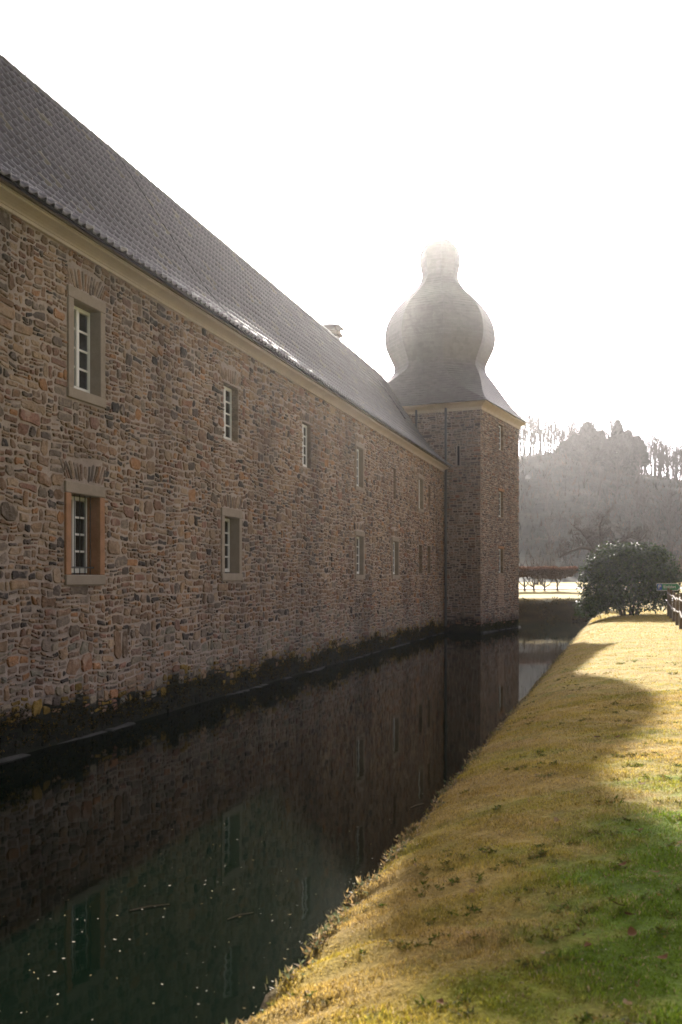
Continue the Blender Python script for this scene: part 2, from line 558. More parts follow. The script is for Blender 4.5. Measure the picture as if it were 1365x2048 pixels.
# gravel path, a pale strip across the meadow
pb = MB()
pxs = np.arange(-40, 60, 2.0)
for i, x in enumerate(pxs[:-1]):
    x1 = pxs[i + 1]
    y0, y1 = 70.6, 75.2
    pb.add([(x, y0, meadow_z(y0) + 0.045), (x1, y0, meadow_z(y0) + 0.045), (x1, y1, meadow_z(y1) + 0.05), (x, y1, meadow_z(y1) + 0.05)], [(0, 1, 2, 3)])
path = pb.build('path', M['gravel'])
tag(path, 'pale gravel path crossing the meadow behind the clipped hedge', None, None, 'structure')

# hill
def crest(x):
    return np.interp(x, [-150, -60, 30, 37, 42.3, 46.8, 55.8, 61.7, 80, 120, 200], [16, 22, 24.6, 24.8, 23.2, 21.8, 20.3, 19.4, 17.5, 13, 9])
def hill_z(x, y):
    x = np.asarray(x, float); y = np.asarray(y, float)
    k = sstep(100, 182, y)
    return 1.9 + (crest(x) - 1.9) * k + 0.7 * fnoise(x, y, 3, 0.11) * k + 0.35 * fnoise(x, y, 7, 0.35) * k - 0.02 * np.maximum(y - 185, 0) ** 1.3
hx = np.arange(-150, 201, 2.5); hy = np.arange(100, 236, 2.5)
HX, HY = np.meshgrid(hx, hy)
hill = grid_object('hill', HX, HY, hill_z(HX, HY), np.ones(HX.shape + (3,)) * 0.05, M['hill'])
tag(hill, 'wooded hillside fading into mist behind the castle', None, None, 'structure')

# unseen hill added behind the camera to block low sky light from the tower
ky = np.arange(-16, -92, -3.0)
KX, KY = np.meshgrid(np.arange(-150, 201, 6.0), ky)
KZ = .6 + 36 * sstep(14, 62, -KY) + 1.5 * fnoise(KX, KY, 4, .12)
shade_hill = grid_object('hill', KX, KY, KZ, np.ones(KX.shape + (3,)) * 0.05, M['hill'])
tag(shade_hill, 'unseen hill added behind the viewer to block low sky light', None, None, 'structure')

# moat water
wb = MB()
wb.add([(-45, -25, 0), (48, -25, 0), (48, 58.6, 0), (-45, 58.6, 0)], [(0, 1, 2, 3)])
water = wb.build('water', M['water'])
tag(water, 'still dark green moat water reflecting the stone walls', None, None, 'structure')

# ------------------------------------------------------------------ rubble masonry
PAL = [((0.175, 0.115, 0.070), 5), ((0.150, 0.106, 0.070), 5), ((0.205, 0.145, 0.088), 5), ((0.138, 0.114, 0.086), 3), ((0.075, 0.062, 0.05), 3.5),
       ((0.230, 0.125, 0.057), 2.0), ((0.130, 0.078, 0.050), 2.5), ((0.235, 0.178, 0.115), 3.0), ((0.036, 0.032, 0.028), 2.0), ((0.165, 0.095, 0.065), 2.0)]
PC = np.array([p[0] for p in PAL]) * np.array((1.40, 1.32, 1.36)); PW = np.array([p[1] for p in PAL]); PW = PW / PW.sum()

def subdivide(u0, u1, v0, v1, tw, th, rnd, band=(0.35, 0.75), block=(0.5, 1.5)):
    out = []
    def split(a, b, c, d):
        w, h = b - a, d - c
        wm = tw * rnd.uniform(0.55, 2.5); hm = th * rnd.uniform(0.5, 2.3)
        if w <= wm and h <= hm and w < h * 4.5:
            out.append((a, b, c, d)); return
        if w / wm > h / hm or w > h * 4.5:
            k = a + w * rnd.uniform(0.33, 0.67)
            split(a, k, c, d); split(k, b, c, d)
        else:
            k = c + h * rnd.uniform(0.33, 0.67)
            split(a, b, c, k); split(a, b, k, d)
    v = v0
    while v < v1 - 0.05:
        hv = min(rnd.uniform(*band), v1 - v)
        if v1 - v - hv < 0.15:
            hv = v1 - v
        u = u0 - rnd.uniform(0, 0.4)
        while u < u1:
            wv = rnd.uniform(*block)
            split(max(u, u0), min(u + wv, u1), v, v + hv) if min(u + wv, u1) - max(u, u0) > 0.06 else None
            u += wv
        v += hv
    return out

def cut_holes(rects, holes):
    for (a, b, c, d) in holes:
        nxt = []
        for (p, q, r, s) in rects:
            if q <= a or p >= b or s <= c or r >= d:
                nxt.append((p, q, r, s)); continue
            if p < a: nxt.append((p, a, r, s))
            if q > b: nxt.append((b, q, r, s))
            pp, qq = max(p, a), min(q, b)
            if r < c: nxt.append((pp, qq, r, c))
            if s > d: nxt.append((pp, qq, d, s))
        rects = nxt
    return [r for r in rects if r[1] - r[0] > 0.045 and r[3] - r[2] > 0.035]

def stone_geo(rect, rnd, holes, warp=1.0, gap=(0.005, 0.016), proud=(0.004, 0.032), base_v=0.0):
    """one rounded, uneven stone on the plane depth = 0 (proud towards negative); returns verts (u, depth, v) and faces"""
    a, b, c, d = rect
    g = rnd.uniform(*gap)
    w, h = b - a - 2 * g, d - c - 2 * g
    if w < 0.02 or h < 0.018:
        return None
    a += g; b -= g; c += g; d -= g
    m = min(w, h)
    pts = []
    def cc(): return m * rnd.uniform(0.10, 0.40)
    k1, k2, k3, k4 = cc(), cc(), cc(), cc()
    j = lambda q: rnd.uniform(-q, q)
    q = m * 0.06
    pts += [(a + k1 * rnd.uniform(.7, 1.3), c + j(q)), ((a + b) / 2 + j(w * .15), c + j(q)), (b - k2 * rnd.uniform(.7, 1.3), c + j(q)),
            (b + j(q), c + k2), (b + j(q), (c + d) / 2 + j(h * .15)), (b + j(q), d - k3), (b - k3 * rnd.uniform(.7, 1.3), d + j(q)), ((a + b) / 2 + j(w * .15), d + j(q)),
            (a + k4 * rnd.uniform(.7, 1.3), d + j(q)), (a + j(q), d - k4), (a + j(q), (c + d) / 2 + j(h * .15)), (a + j(q), c + k1)]
    if w < 0.13: pts = [p for i, p in enumerate(pts) if i not in (1, 7)]
    if h < 0.13: pts = [p for p in pts if not (abs(p[1] - (c + d) / 2) < h * .16 and (abs(p[0] - a) < q * 1.1 or abs(p[0] - b) < q * 1.1))]
    cu, cv = (a + b) / 2, (c + d) / 2
    ww = warp
    for (p, q_, r, s) in holes:
        dx = max(p - cu, 0, cu - q_) - w / 2; dy = max(r - cv, 0, cv - s) - h / 2
        ww = min(ww, max(0.0, max(dx, dy) / 0.25))
    out = []
    for (u, v) in pts:
        du = 0.055 * mnoise.noise((u * 1.7, v * 2.6, 1.5)) + 0.030 * mnoise.noise((u * 6.1, v * 7.3, 9.1))
        dv = 0.070 * mnoise.noise((u * 1.1, v * 2.1, 4.7)) + 0.034 * mnoise.noise((u * 5.3, v * 6.7, 13.3))
        out.append((u + du * ww, v + dv * ww))
    n = len(out)
    cu = sum(p[0] for p in out) / n; cv = sum(p[1] for p in out) / n
    pr = rnd.uniform(*proud)
    tu, tv = rnd.uniform(-.05, .05), rnd.uniform(-.07, .07)
    verts = [(u, 0.02, v) for (u, v) in out]
    b_in = min(0.014, m * 0.13)
    for (u, v) in out:
        L = math.hypot(u - cu, v - cv) + 1e-6
        k = max(0.3, 1 - b_in * rnd.uniform(.7, 1.6) / L)
        uu, vv = cu + (u - cu) * k, cv + (v - cv) * k
        verts.append((uu, -(pr * rnd.uniform(.75, 1.15) + tu * (uu - cu) + tv * (vv - cv)), vv))
    verts.append((cu + j(w * .1), -(pr + rnd.uniform(0, .010)), cv + j(h * .1)))
    faces = [(i, (i + 1) % n, n + (i + 1) % n, n + i) for i in range(n)] + [(n + i, n + (i + 1) % n, 2 * n) for i in range(n)]
    return verts, faces

def stone_colour(rnd, v, u, foot=True, big=False):
    c = PC[rnd.choices(range(len(PAL)), PW)[0]] * rnd.uniform(0.82, 1.2)
    if big:
        c = np.maximum(c, np.array((0.15, 0.115, 0.085)))
    if foot:
        line = 0.42 + 0.10 * math.sin(u * 1.3) + 0.07 * math.sin(u * 3.7 + 1) + rnd.uniform(-0.12, 0.12)
        if v < line:
            c = np.array((0.020, 0.021, 0.015)) * rnd.uniform(0.6, 1.6)
        elif v < line + 0.22 and rnd.random() < 0.45:
            c = np.array((0.24, 0.155, 0.035)) * rnd.uniform(0.6, 1.2)
        elif v < 1.5 and rnd.random() < 0.35:
            c = c * 0.5 + np.array((0.2, 0.19, 0.145)) * 0.7
    return tuple(c)

def masonry(parent, rects, holes, rnd, score, n_single, mat, to_xyz=lambda p: p, foot=True, name='stone', mass='rubble_masonry', palette=None, **kw):
    """rects become stones: the n_single that show largest as parts of their own, the rest as one mass"""
    items = []
    for r in rects:
        g = stone_geo(r, rnd, holes, **kw)
        if g:
            items.append((score(r), r, g))
    items.sort(key=lambda t: -t[0])
    rest = MB()
    for i, (sc_, r, (vv, ff)) in enumerate(items):
        col = palette(rnd, r) if palette else stone_colour(rnd, (r[2] + r[3]) / 2, (r[0] + r[1]) / 2, foot, (r[1] - r[0]) * (r[3] - r[2]) > .055)
        vv = [to_xyz(p) for p in vv]
        if i < n_single:
            MB().add(vv, ff, col).build(name, mat, parent)
        else:
            rest.add(vv, ff, col)
    if rest.v:
        tag(rest.build(mass, mat, parent), kind='stuff')

def sheet_with_holes(u0, u1, v0, v1, holes, to_xyz, mb):
    us = sorted({u0, u1} | {h for q in holes for h in q[:2] if u0 < h < u1})
    vs_ = sorted({v0, v1} | {h for q in holes for h in q[2:] if v0 < h < v1})
    for i in range(len(us) - 1):
        for k in range(len(vs_) - 1):
            cu, cv = (us[i] + us[i + 1]) / 2, (vs_[k] + vs_[k + 1]) / 2
            if any(a < cu < b and c < cv < d for (a, b, c, d) in holes):
                continue
            mb.add([to_xyz((us[i], 0, vs_[k])), to_xyz((us[i + 1], 0, vs_[k])), to_xyz((us[i + 1], 0, vs_[k + 1])), to_xyz((us[i], 0, vs_[k + 1]))], [(0, 1, 2, 3)])

# ------------------------------------------------------------------ the long castle wing
wing = empty('castle_wing', (AX, AY, 0), WALL_RZ)
tag(wing, 'long rubble stone castle wing with dark tiled roof rising from the moat', 'building')
S_A, S_B, EAVE = -7.0, 33.9, 7.32
# opening: s0, s1, z0, z1, surround width, style
OPEN = [
    (1.79, 2.58, 5.28, 6.62, 0.15, 'grey'), (7.64, 8.46, 5.33, 6.50, 0.0, 'rough'), (12.85, 13.60, 5.33, 6.48, 0.0, 'rough'),
    (18.13, 18.92, 5.30, 6.52, 0.12, 'grey'), (22.97, 23.75, 5.30, 6.42, 0.0, 'blocked'), (27.75, 28.62, 5.28, 6.50, 0.12, 'grey'), (29.72, 30.40, 5.36, 6.42, 0.0, 'blocked'),
    (1.72, 2.56, 2.48, 3.70, 0.15, 'orange'), (7.64, 8.45, 2.54, 3.72, 0.15, 'grey'), (18.13, 18.98, 2.56, 3.77, 0.13, 'grey'), (23.13, 24.02, 2.58, 3.79, 0.13, 'grey'),
    (27.88, 28.62, 2.66, 3.82, 0.0, 'dark'), (29.70, 30.45, 2.68, 3.84, 0.0, 'dark')]
holes, stone_holes, arches = [], [], []
for (a, b, c, d, wd, st) in OPEN:
    holes.append((a, b, c, d))
    stone_holes.append((a - wd - .004, b + wd + .004, c - (wd * 1.05 if wd else 0) - .004, d + (wd * 1.15 if wd else 0) + .004))
    if st in ('grey', 'orange', 'rough'):
        top = d + (wd * 1.15 if wd else 0) + 0.01
        arches.append((a - 0.12, b + 0.12, top, top + (0.33 if a < 10 else 0.28)))
BIG = (3.05, 3.52, 1.10, 1.62)                      # one tall block low in the wall
all_stone_holes = stone_holes + arches + [BIG]

wb = MB()
ident = lambda p: p
sheet_with_holes(S_A, S_B, -0.8, EAVE + 0.3, holes, ident, wb)
wb.add([(S_A, 0, -0.8), (S_A, 6.12, -0.8), (S_A, 6.12, 8.0), (S_A, 3.06, 11.6), (S_A, 0, 7.6)], [(0, 1, 2, 3, 4)])
wb.add([(S_A, 6.12, -0.8), (S_B + 2, 6.12, -0.8), (S_B + 2, 6.12, 8.0), (S_A, 6.12, 8.0)], [(0, 1, 2, 3)])
wall = wb.build('wall', M['mortar'], wing)

rnd = random.Random(3)
rects = subdivide(S_A, S_B, 0.02, EAVE + 0.02, 0.24, 0.125, rnd)
rects = cut_holes(rects, all_stone_holes)
def wing_score(r):
    s = (r[0] + r[1]) / 2; z = (r[2] + r[3]) / 2
    X = AX + EX * s; Y = AY + EY * s
    px = 682.5 + 1991 * X / max(Y, 1)
    if px < 0 or z < 0.35:
        return 0
    return (r[1] - r[0]) * (r[3] - r[2]) / Y ** 3
masonry(wall, rects, stone_holes, rnd, wing_score, 300, M['stone'])
# flat relieving arches of upright stones above the openings
vous = []
for (a, b, c, d) in arches:
    u = a
    while u < b - 0.03:
        w_ = rnd.uniform(0.05, 0.105)
        vous.append((u, min(u + w_, b), c + rnd.uniform(0, .02), d - rnd.uniform(0, 0.07)))
        u += w_
for r in vous:
    if r[1] - r[0] < 0.03:
        continue
    g = stone_geo(r, rnd, [], warp=0.6, gap=(0.004, 0.009), proud=(0.004, 0.014))
    if g:
        cx_ = [(q[0] + q[1]) / 2 for q in arches if q[0] - .01 <= r[0] and r[1] <= q[1] + .01 and abs(q[2] - r[2]) < .1][0]
        lean = (0.5 * (r[0] + r[1]) - cx_) * 0.42
        vv = [(p[0] + lean * (p[2] - r[2]) / max(r[3] - r[2], .1), p[1], p[2]) for p in g[0]]
        MB().add(vv, g[1], tuple(PC[rnd.choices(range(len(PAL)), PW)[0]] * .6 + np.array((0.10, 0.075, 0.055)) * rnd.uniform(.6, 1.2))).build('arch_stone', M['stone'], wall)
g = stone_geo((BIG[0], BIG[0] + .27, BIG[2], BIG[3]), rnd, [], warp=0.1)
MB().add(g[0], g[1], (0.20, 0.125, 0.075)).build('stone', M['stone'], wall)
g = stone_geo((BIG[0] + .27, BIG[1], BIG[2], BIG[3]), rnd, [], warp=0.1)
MB().add(g[0], g[1], (0.15, 0.10, 0.065)).build('stone', M['stone'], wall)

# pale ledge stones just awash along the foot
u = -2.0
while u < 33.0:
    w_ = rnd.uniform(0.5, 1.5)
    if rnd.random() < 0.7:
        top = rnd.uniform(-0.02, 0.02)
        mb = MB()
        g = stone_geo((u, u + w_, -0.2, top + .02), rnd, [], warp=0.05, gap=(0.004, 0.02))
        if g:
            yo = rnd.uniform(0.05, 0.13)
            vv = [((p[0]), p[1] - yo if p[1] < 0 else 0.0, p[2]) for p in g[0]]
            mb.add(vv, g[1])
            mb.build('ledge_stone', M['ledge'], wall)
    u += w_

def frame_window(parent, a, b, c, d, wd, st, bars=False, rows=4, y_frame=0.15):
    """white casement in a deep opening: frame, panes and stone surround"""
    ym = y_frame
    if st in ('grey', 'orange', 'rough'):
        f = MB()
        o_ = 0.055
        f.box(a + .012, a + o_, ym, ym + .06, c + .03, d - .012); f.box(b - o_, b - .012, ym, ym + .06, c + .03, d - .012)
        f.box(a + o_, b - o_, ym, ym + .06, c + .03, c + .03 + o_ * 1.3); f.box(a + o_, b - o_, ym, ym + .06, d - .012 - o_, d - .012)
        m_ = (a + b) / 2
        f.box(m_ - .04, m_ + .04, ym - .012, ym + .065, c + .03 + o_ * 1.3, d - .012 - o_)
        g0, g1 = c + .03 + o_ * 1.3, d - .012 - o_
        for k in range(1, rows):
            z = g0 + (g1 - g0) * k / rows
            f.box(a + o_, m_ - .04, ym + .012, ym + .045, z - .016, z + .016)
            f.box(m_ + .04, b - o_, ym + .012, ym + .045, z - .016, z + .016)
        win = f.build('window', M['paint'], parent, bevel=0.004)
        for side in ((a + o_, m_ - .04), (m_ + .04, b - o_)):
            for k in range(rows):
                z0, z1 = g0 + (g1 - g0) * k / rows, g0 + (g1 - g0) * (k + 1) / rows
                MB().box(side[0] + .002, side[1] - .002, ym + .028, ym + .034, z0 + .012, z1 - .012).build('pane', M['glass'], win)
    elif st == 'blocked':
        f = MB()
        f.box(a + .005, b - .005, 0.10, 0.2, c + .005, d - .005)
        win = f.build('window', M['mortar'], parent)
        rr = cut_holes(subdivide(a, b, c, d, 0.17, 0.07, rnd, band=(.1, .2), block=(.2, .5)), [])
        for r in rr:
            g = stone_geo(r, rnd, [], warp=0.1, proud=(.004, .015))
            if g:
                MB().add([(p[0], p[1] + .10, p[2]) for p in g[0]], g[1], tuple(np.array((0.23, 0.125, 0.09)) * rnd.uniform(.7, 1.2))).build('brick', M['stone'], win)
    else:
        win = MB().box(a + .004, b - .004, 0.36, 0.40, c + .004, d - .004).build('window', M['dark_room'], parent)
        mb = MB()
        for k in range(1, 6):
            z = c + (d - c) * k / 6
            mb.box(a + .01, b - .01, 0.30, 0.335, z - .02, z + .02)
        mb.build('louvre', M['wood_dark'], win)
    if wd:
        jm = M['surround_orange'] if st == 'orange' else M['surround']
        pr = -0.035
        MB().box(a - wd, a, pr, 0.40, c, d).build('jamb', jm, win, bevel=0.012)
        MB().box(b, b + wd, pr, 0.40, c, d).build('jamb', jm, win, bevel=0.012)
        MB().box(a - wd - .01, b + wd + .01, pr - .004, 0.40, d + .002, d + wd * 1.15).build('lintel', M['surround'], win, bevel=0.012)
        MB().box(a - wd - .01, b + wd + .01, pr - .012, 0.40, c - wd * 1.05, c - .002).build('sill', M['surround'], win, bevel=0.012)
    else:
        dk = 0.38
        for (x0, x1) in ((a - .09, a), (b, b + .09)):
            z = c
            while z < d - .01:
                z1 = min(z + rnd.uniform(.11, .3), d)
                MB().box(x0, x1 + (0.006 if x0 < a else -0.006) * rnd.random(), 0.012, dk, z + .004, z1 - .004, tuple(np.array((0.27, 0.2, 0.14)) * rnd.uniform(.7, 1.2))).build('reveal_stone', M['stone'], win, bevel=0.01)
                z = z1
        MB().box(a - .09, b + .09, 0.015, dk, d, d + .10, (0.16, 0.12, 0.085)).build('lintel', M['stone'], win, bevel=0.01)
        MB().box(a - .09, b + .09, 0.006, dk, c - .08, c, (0.2, 0.16, 0.115)).build('sill', M['stone'], win, bevel=0.01)
    if bars:
        for k in range(5):
            u_ = a + (b - a) * (k + .7) / 5.4
            MB().tube((u_, 0.08, c), (u_, 0.08, d), 0.009, 0.009, 6).build('window_bar', M['iron'], win)
        MB().box(a, b, 0.074, 0.086, c + .10, c + .125).build('window_bar', M['iron'], win)
    return win

for (a, b, c, d, wd, st) in OPEN:
    w_ = frame_window(wing, a, b, c, d, wd, st, bars=(st == 'orange'), y_frame=0.11 if a > 10 else 0.19 if c < 4 else 0.15)
    if st == 'orange':
        w_['label'] = 'barred window with orange sandstone jambs'
    if st == 'blocked':
        w_['label'] = 'old window opening filled with reddish stones'

# dark rooms behind the glass, one lining the whole wing
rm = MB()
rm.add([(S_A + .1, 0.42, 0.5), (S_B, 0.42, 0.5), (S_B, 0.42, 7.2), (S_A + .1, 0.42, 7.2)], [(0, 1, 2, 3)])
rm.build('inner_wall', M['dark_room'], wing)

# moulded cornice under the eaves
prof = [(0.01, 7.24), (-0.055, 7.24), (-0.055, 7.345), (-0.075, 7.355), (-0.075, 7.385), (-0.06, 7.395), (-0.075, 7.43), (-0.115, 7.475), (-0.175, 7.515), (-0.235, 7.535), (-0.25, 7.545), (-0.25, 7.60), (-0.27, 7.605), (-0.27, 7.645), (0.01, 7.645)]
prof = [(p[0], 7.33 + (p[1] - 7.24) * 0.42) for p in prof]
u = S_A
while u < 33.45:
    u1 = min(u + 3.6, 33.45)
    cb = MB()
    n = len(prof)
    cb.add([(u + .002, p[0], p[1]) for p in prof] + [(u1 - .002, p[0], p[1]) for p in prof],
           [(i, (i + 1) % n, n + (i + 1) % n, n + i) for i in range(n)] + [tuple(range(n))[::-1], tuple(range(n, 2 * n))])
    cb.build('cornice', M['cornice'], wing)
    u = u1
fb = MB()
fb.box(S_A, 33.5, -0.335, -0.30, 7.485, 7.515)
fb.box(S_A, 33.5, -0.27, 0.0, 7.503, 7.525)
fb.build('fascia', M['wood_dark'], wing)

# roof: bell-cast slope of curved tiles
RP = [(-0.40, 7.515), (-0.10, 7.715), (0.25, 7.99), (0.62, 8.39), (1.0, 8.87), (3.06, 11.93)]
RP = np.array(RP)
seg = np.hypot(np.diff(RP[:, 0]), np.diff(RP[:, 1]))
cum = np.concatenate([[0], np.cumsum(seg)])
RL = cum[-1]
def roof_at(q, sag=0.0):
    y = np.interp(q, cum, RP[:, 0]); z = np.interp(q, cum, RP[:, 1])
    q2 = min(q + .05, RL); q1 = q2 - .1
    dy = np.interp(q2, cum, RP[:, 0]) - np.interp(q1, cum, RP[:, 0]); dz = np.interp(q2, cum, RP[:, 1]) - np.interp(q1, cum, RP[:, 1])
    L = math.hypot(dy, dz)
    return y, z, dy / L, dz / L
S_R0, S_R1 = S_A - .15, 34.3
rb = MB()
pr2 = [(p[0], p[1] - .02) for p in RP] + [(6.5, 7.7)]
rb.add([(S_R0, p[0], p[1]) for p in pr2] + [(S_R1, p[0], p[1]) for p in pr2], [(i, i + 1, len(pr2) + i + 1, len(pr2) + i) for i in range(len(pr2) - 1)])
roof = rb.build('roof', M['underlay'], wing)
TW, TG = 0.205, 0.30
cross = [(0.0, 0.012), (0.03, 0.002), (0.085, 0.0), (0.12, 0.014), (0.145, 0.040), (0.172, 0.050), (0.2, 0.040), (0.216, 0.006)]
def tile_verts(s, q, dz_, rs):
    y, z, cy, cz = roof_at(q)
    y2, z2, cy2, cz2 = roof_at(min(q + .36, RL))
    ny, nz = -cz, cy
    top = []
    for (x, h) in cross:
        top.append((s + x, y + ny * (h + .045 + dz_), z + nz * (h + .045 + dz_)))
    back = []
    for (x, h) in cross:
        back.append((s + x + rs, y2 - cz2 * (h + .008), z2 + cy2 * (h + .008)))
    bot = []
    for (x, h) in cross:
        bot.append((s + x, y + ny * (h + .012 + dz_), z + nz * (h + .012 + dz_)))
    n = len(cross)
    f = [(i, i + 1, n + i + 1, n + i) for i in range(n - 1)] + [(2 * n + i, 2 * n + i + 1, i + 1, i) for i in range(n - 1)]
    return top + back + bot, f
tiles = []
q = 0.0
while q < RL - .12:
    s = S_R0
    while s < S_R1:
        X = AX + EX * s; Y = AY + EY * s
        px = 682.5 + 1991 * (X - .96 * roof_at(q)[0]) / Y
        tiles.append((1 / Y ** 2 if px > -10 else 0, s, q))
        s += TW
    q += TG
tiles.sort(key=lambda t: -t[0])
mass = MB()
for i, (sc_, s, q) in enumerate(tiles):
    v, f = tile_verts(s, q, rnd.uniform(-.006, .010), rnd.uniform(-.004, .004))
    k = rnd.uniform(.75, 1.25)
    col = (0.070 * k, 0.062 * k, 0.072 * k) if rnd.random() > .06 else (0.12 * k, 0.10 * k, 0.075 * k)
    pt = 1 + .22 * mnoise.noise((s * .35, q * .8, 3.1)) + .16 * mnoise.noise((s * 1.4, q * 2.0, 7.7))
    col = tuple(x_ * pt for x_ in col)
    if i < 300:
        MB().add(v, f, col).build('roof_tile', M['tile'], roof, smooth=True)
    else:
        mass.add(v, f, col)
tag(mass.build('roof_tiling', M['tile'], roof, smooth=True), kind='stuff')
# ridge tiles
rt = MB()
arc = [(math.cos(a) * .11, math.sin(a) * .11) for a in np.linspace(-.25, math.pi + .25, 8)]
rt.add([(0, 3.06 + p[0], 11.92 + p[1]) for p in arc] + [(.38, 3.06 + p[0] * .9, 11.92 + p[1] * .9) for p in arc], [(i, i + 1, 9 + i, 8 + i) for i in range(7)])
rme = rt.mesh('ridge_tile', M['ridge'], True)
s = S_R0
while s < 34.0:
    o = D.objects.new('ridge_tile', rme); COL.objects.link(o); o.parent = roof
    o.location = (s, 0, rnd.uniform(-.006, .006)); s += .35
# lightning conductor: short rods on the ridge and a cable down the slope
for s in (-3.2, 1.4, 5.2, 8.4, 10.9, 13.6, 19.0):
    h = 0.42 if s == 1.4 else 0.24
    MB().tube((s, 3.06, 12.0), (s, 3.06, 12.03 + h), 0.012, 0.008, 5).build('lightning_rod', M['zinc'], roof)
pts = []
for q in np.linspace(0.05, RL, 16):
    y, z, cy, cz = roof_at(q)
    pts.append((8.6, y - cz * .085, z + cy * .085))
MB().pipe(pts, 0.010, 5).build('lightning_cable', M['underlay'], roof)
pts = []
for q in np.linspace(2.6, RL - .9, 6):
    y, z, cy, cz = roof_at(q)
    pts.append((31.2, y - cz * .09, z + cy * .09))
MB().pipe(pts, 0.03, 5).build('lightning_cable', M['underlay'], roof)

# chimney behind the ridge with a plate roof on stilts
ch = MB(); ch.box(28.65, 29.35, 3.7, 4.4, 10.2, 12.74)
chim = ch.build('chimney', M['brick_pier'], wing, bevel=.02)
MB().box(28.55, 29.45, 3.6, 4.5, 12.74, 12.88).build('chimney_slab', M['surround'], chim, bevel=.02)
for (x, y) in ((28.67, 3.72), (29.33, 3.72), (28.67, 4.38), (29.33, 4.38)):
    MB().box(x - .03, x + .03, y - .03, y + .03, 12.88, 13.06).build('chimney_post', M['brick_pier'], chim)
cp = MB()
cp.add([(28.45, 3.5, 13.07), (29.55, 3.5, 13.07), (29.55, 4.6, 13.07), (28.45, 4.6, 13.07), (29.00, 4.05, 13.30), (29.00, 4.05, 13.00)],
       [(0, 1, 4), (1, 2, 4), (2, 3, 4), (3, 0, 4), (1, 0, 5), (2, 1, 5), (3, 2, 5), (0, 3, 5)])
cp.build('chimney_cap', M['zinc'], chim)

# ------------------------------------------------------------------ the corner tower
CX, CY = 6.29, 44.8
TW_RZ = math.atan2(0.9085, 0.418)
A_ = 6.68
tower = empty('onion_dome_tower', (CX, CY, 0), TW_RZ)
tag(tower, 'square stone corner tower with slate onion dome standing in the moat', 'tower')
T_OPEN = [(2.95, 3.80, 8.64, 9.86), (2.95, 3.80, 5.42, 6.66), (2.95, 3.75, 2.72, 3.90), (5.80, 6.0, 7.40, 8.44)]
T_BRICK = (2.88, 3.88, 1.15, 2.66)
right = lambda p: (p[0], p[1], p[2])                       # plane y = 0
left = lambda p: (p[1], A_ - p[0], p[2])                   # plane x = 0, u runs from the far left corner to the near corner
L_OPEN = [(5.55, 5.68, 7.6, 8.5)]
tb = MB()
TOP = 10.2
sheet_with_holes(0, A_, -.8, TOP, T_OPEN, right, tb)
sheet_with_holes(0, A_, -.8, TOP, L_OPEN, left, tb)
tb.add([(A_, 0, -.8), (A_, A_, -.8), (A_, A_, TOP), (A_, 0, TOP)], [(0, 1, 2, 3)])
tb.add([(0, A_, -.8), (A_, A_, -.8), (A_, A_, TOP), (0, A_, TOP)], [(3, 2, 1, 0)])
twall = tb.build('wall', M['mortar'], tower)
TC = [np.array(c) * np.array((1.3, 1.25, 1.35)) for c in ((0.15, 0.11, 0.078), (0.125, 0.098, 0.075), (0.17, 0.125, 0.085), (0.11, 0.095, 0.08), (0.17, 0.095, 0.06), (0.08, 0.068, 0.056))]
def tpal(r_, rect):
    z = (rect[2] + rect[3]) / 2
    if z < 0.36 + r_.uniform(-.1, .1):
        return tuple(np.array((0.018, 0.019, 0.014)) * r_.uniform(.7, 1.5))
    return tuple(r_.choice(TC) * r_.uniform(.78, 1.22))
def bpal(r_, rect):
    return tuple(np.array((0.29, 0.19, 0.14)) * r_.uniform(.7, 1.25))
rr = cut_holes(subdivide(0.0, A_, 0.0, TOP, 0.24, 0.085, rnd, band=(.16, .4), block=(.4, 1.2)), [(a - .02, b + .02, c - .02, d + .02) for a, b, c, d in T_OPEN] + [T_BRICK])
masonry(twall, rr, T_OPEN, rnd, lambda r: (r[1] - r[0]) * (r[3] - r[2]), 170, M['stone_far'], right, palette=tpal, warp=0.5)
rr = cut_holes(subdivide(0.0, A_, 0.0, TOP, 0.26, 0.085, rnd, band=(.16, .4), block=(.4, 1.2)), [(a - .02, b + .02, c - .02, d + .02) for a, b, c, d in L_OPEN])
masonry(twall, rr, L_OPEN, rnd, lambda r: (r[1] - r[0]) * (r[3] - r[2]) * (1 if r[0] > 4.9 or r[2] > 9 else 0.01), 120, M['stone_far'], left, palette=tpal, warp=0.4)
# brick infill under the lowest window
z = T_BRICK[2]; k = 0
while z < T_BRICK[3] - .04:
    u = T_BRICK[0] - (0.12 if k % 2 else 0)
    while u < T_BRICK[1] - .05:
        r = (max(u, T_BRICK[0]), min(u + .25, T_BRICK[1]), z, z + .085)
        g = stone_geo(r, rnd, [], warp=0.0, gap=(.008, .014), proud=(.004, .014))
        if g:
            MB().add(g[0], g[1], bpal(rnd, r)).build('brick', M['stone_far'], twall)
        u += .25
    z += .085; k += 1
for i, (a, b, c, d) in enumerate(T_OPEN[:3]):
    w_ = frame_window(tower, a, b, c, d, 0.0, 'rough', y_frame=.14)
    if i:
        MB().box(a - .1, b + .1, -.03, .02, d + .0, d + .13).build('lintel', M['surround_orange'], w_, bevel=.01)
for (a, b, c, d), conv in ((T_OPEN[3], right), (L_OPEN[0], left)):
    mb = MB()
    mb.box(a - .01, b + .01, .12, .3, c - .01, d + .01)
    mb.v = [conv(p) for p in mb.v]
    mb.build('loophole', M['dark_room'], tower)
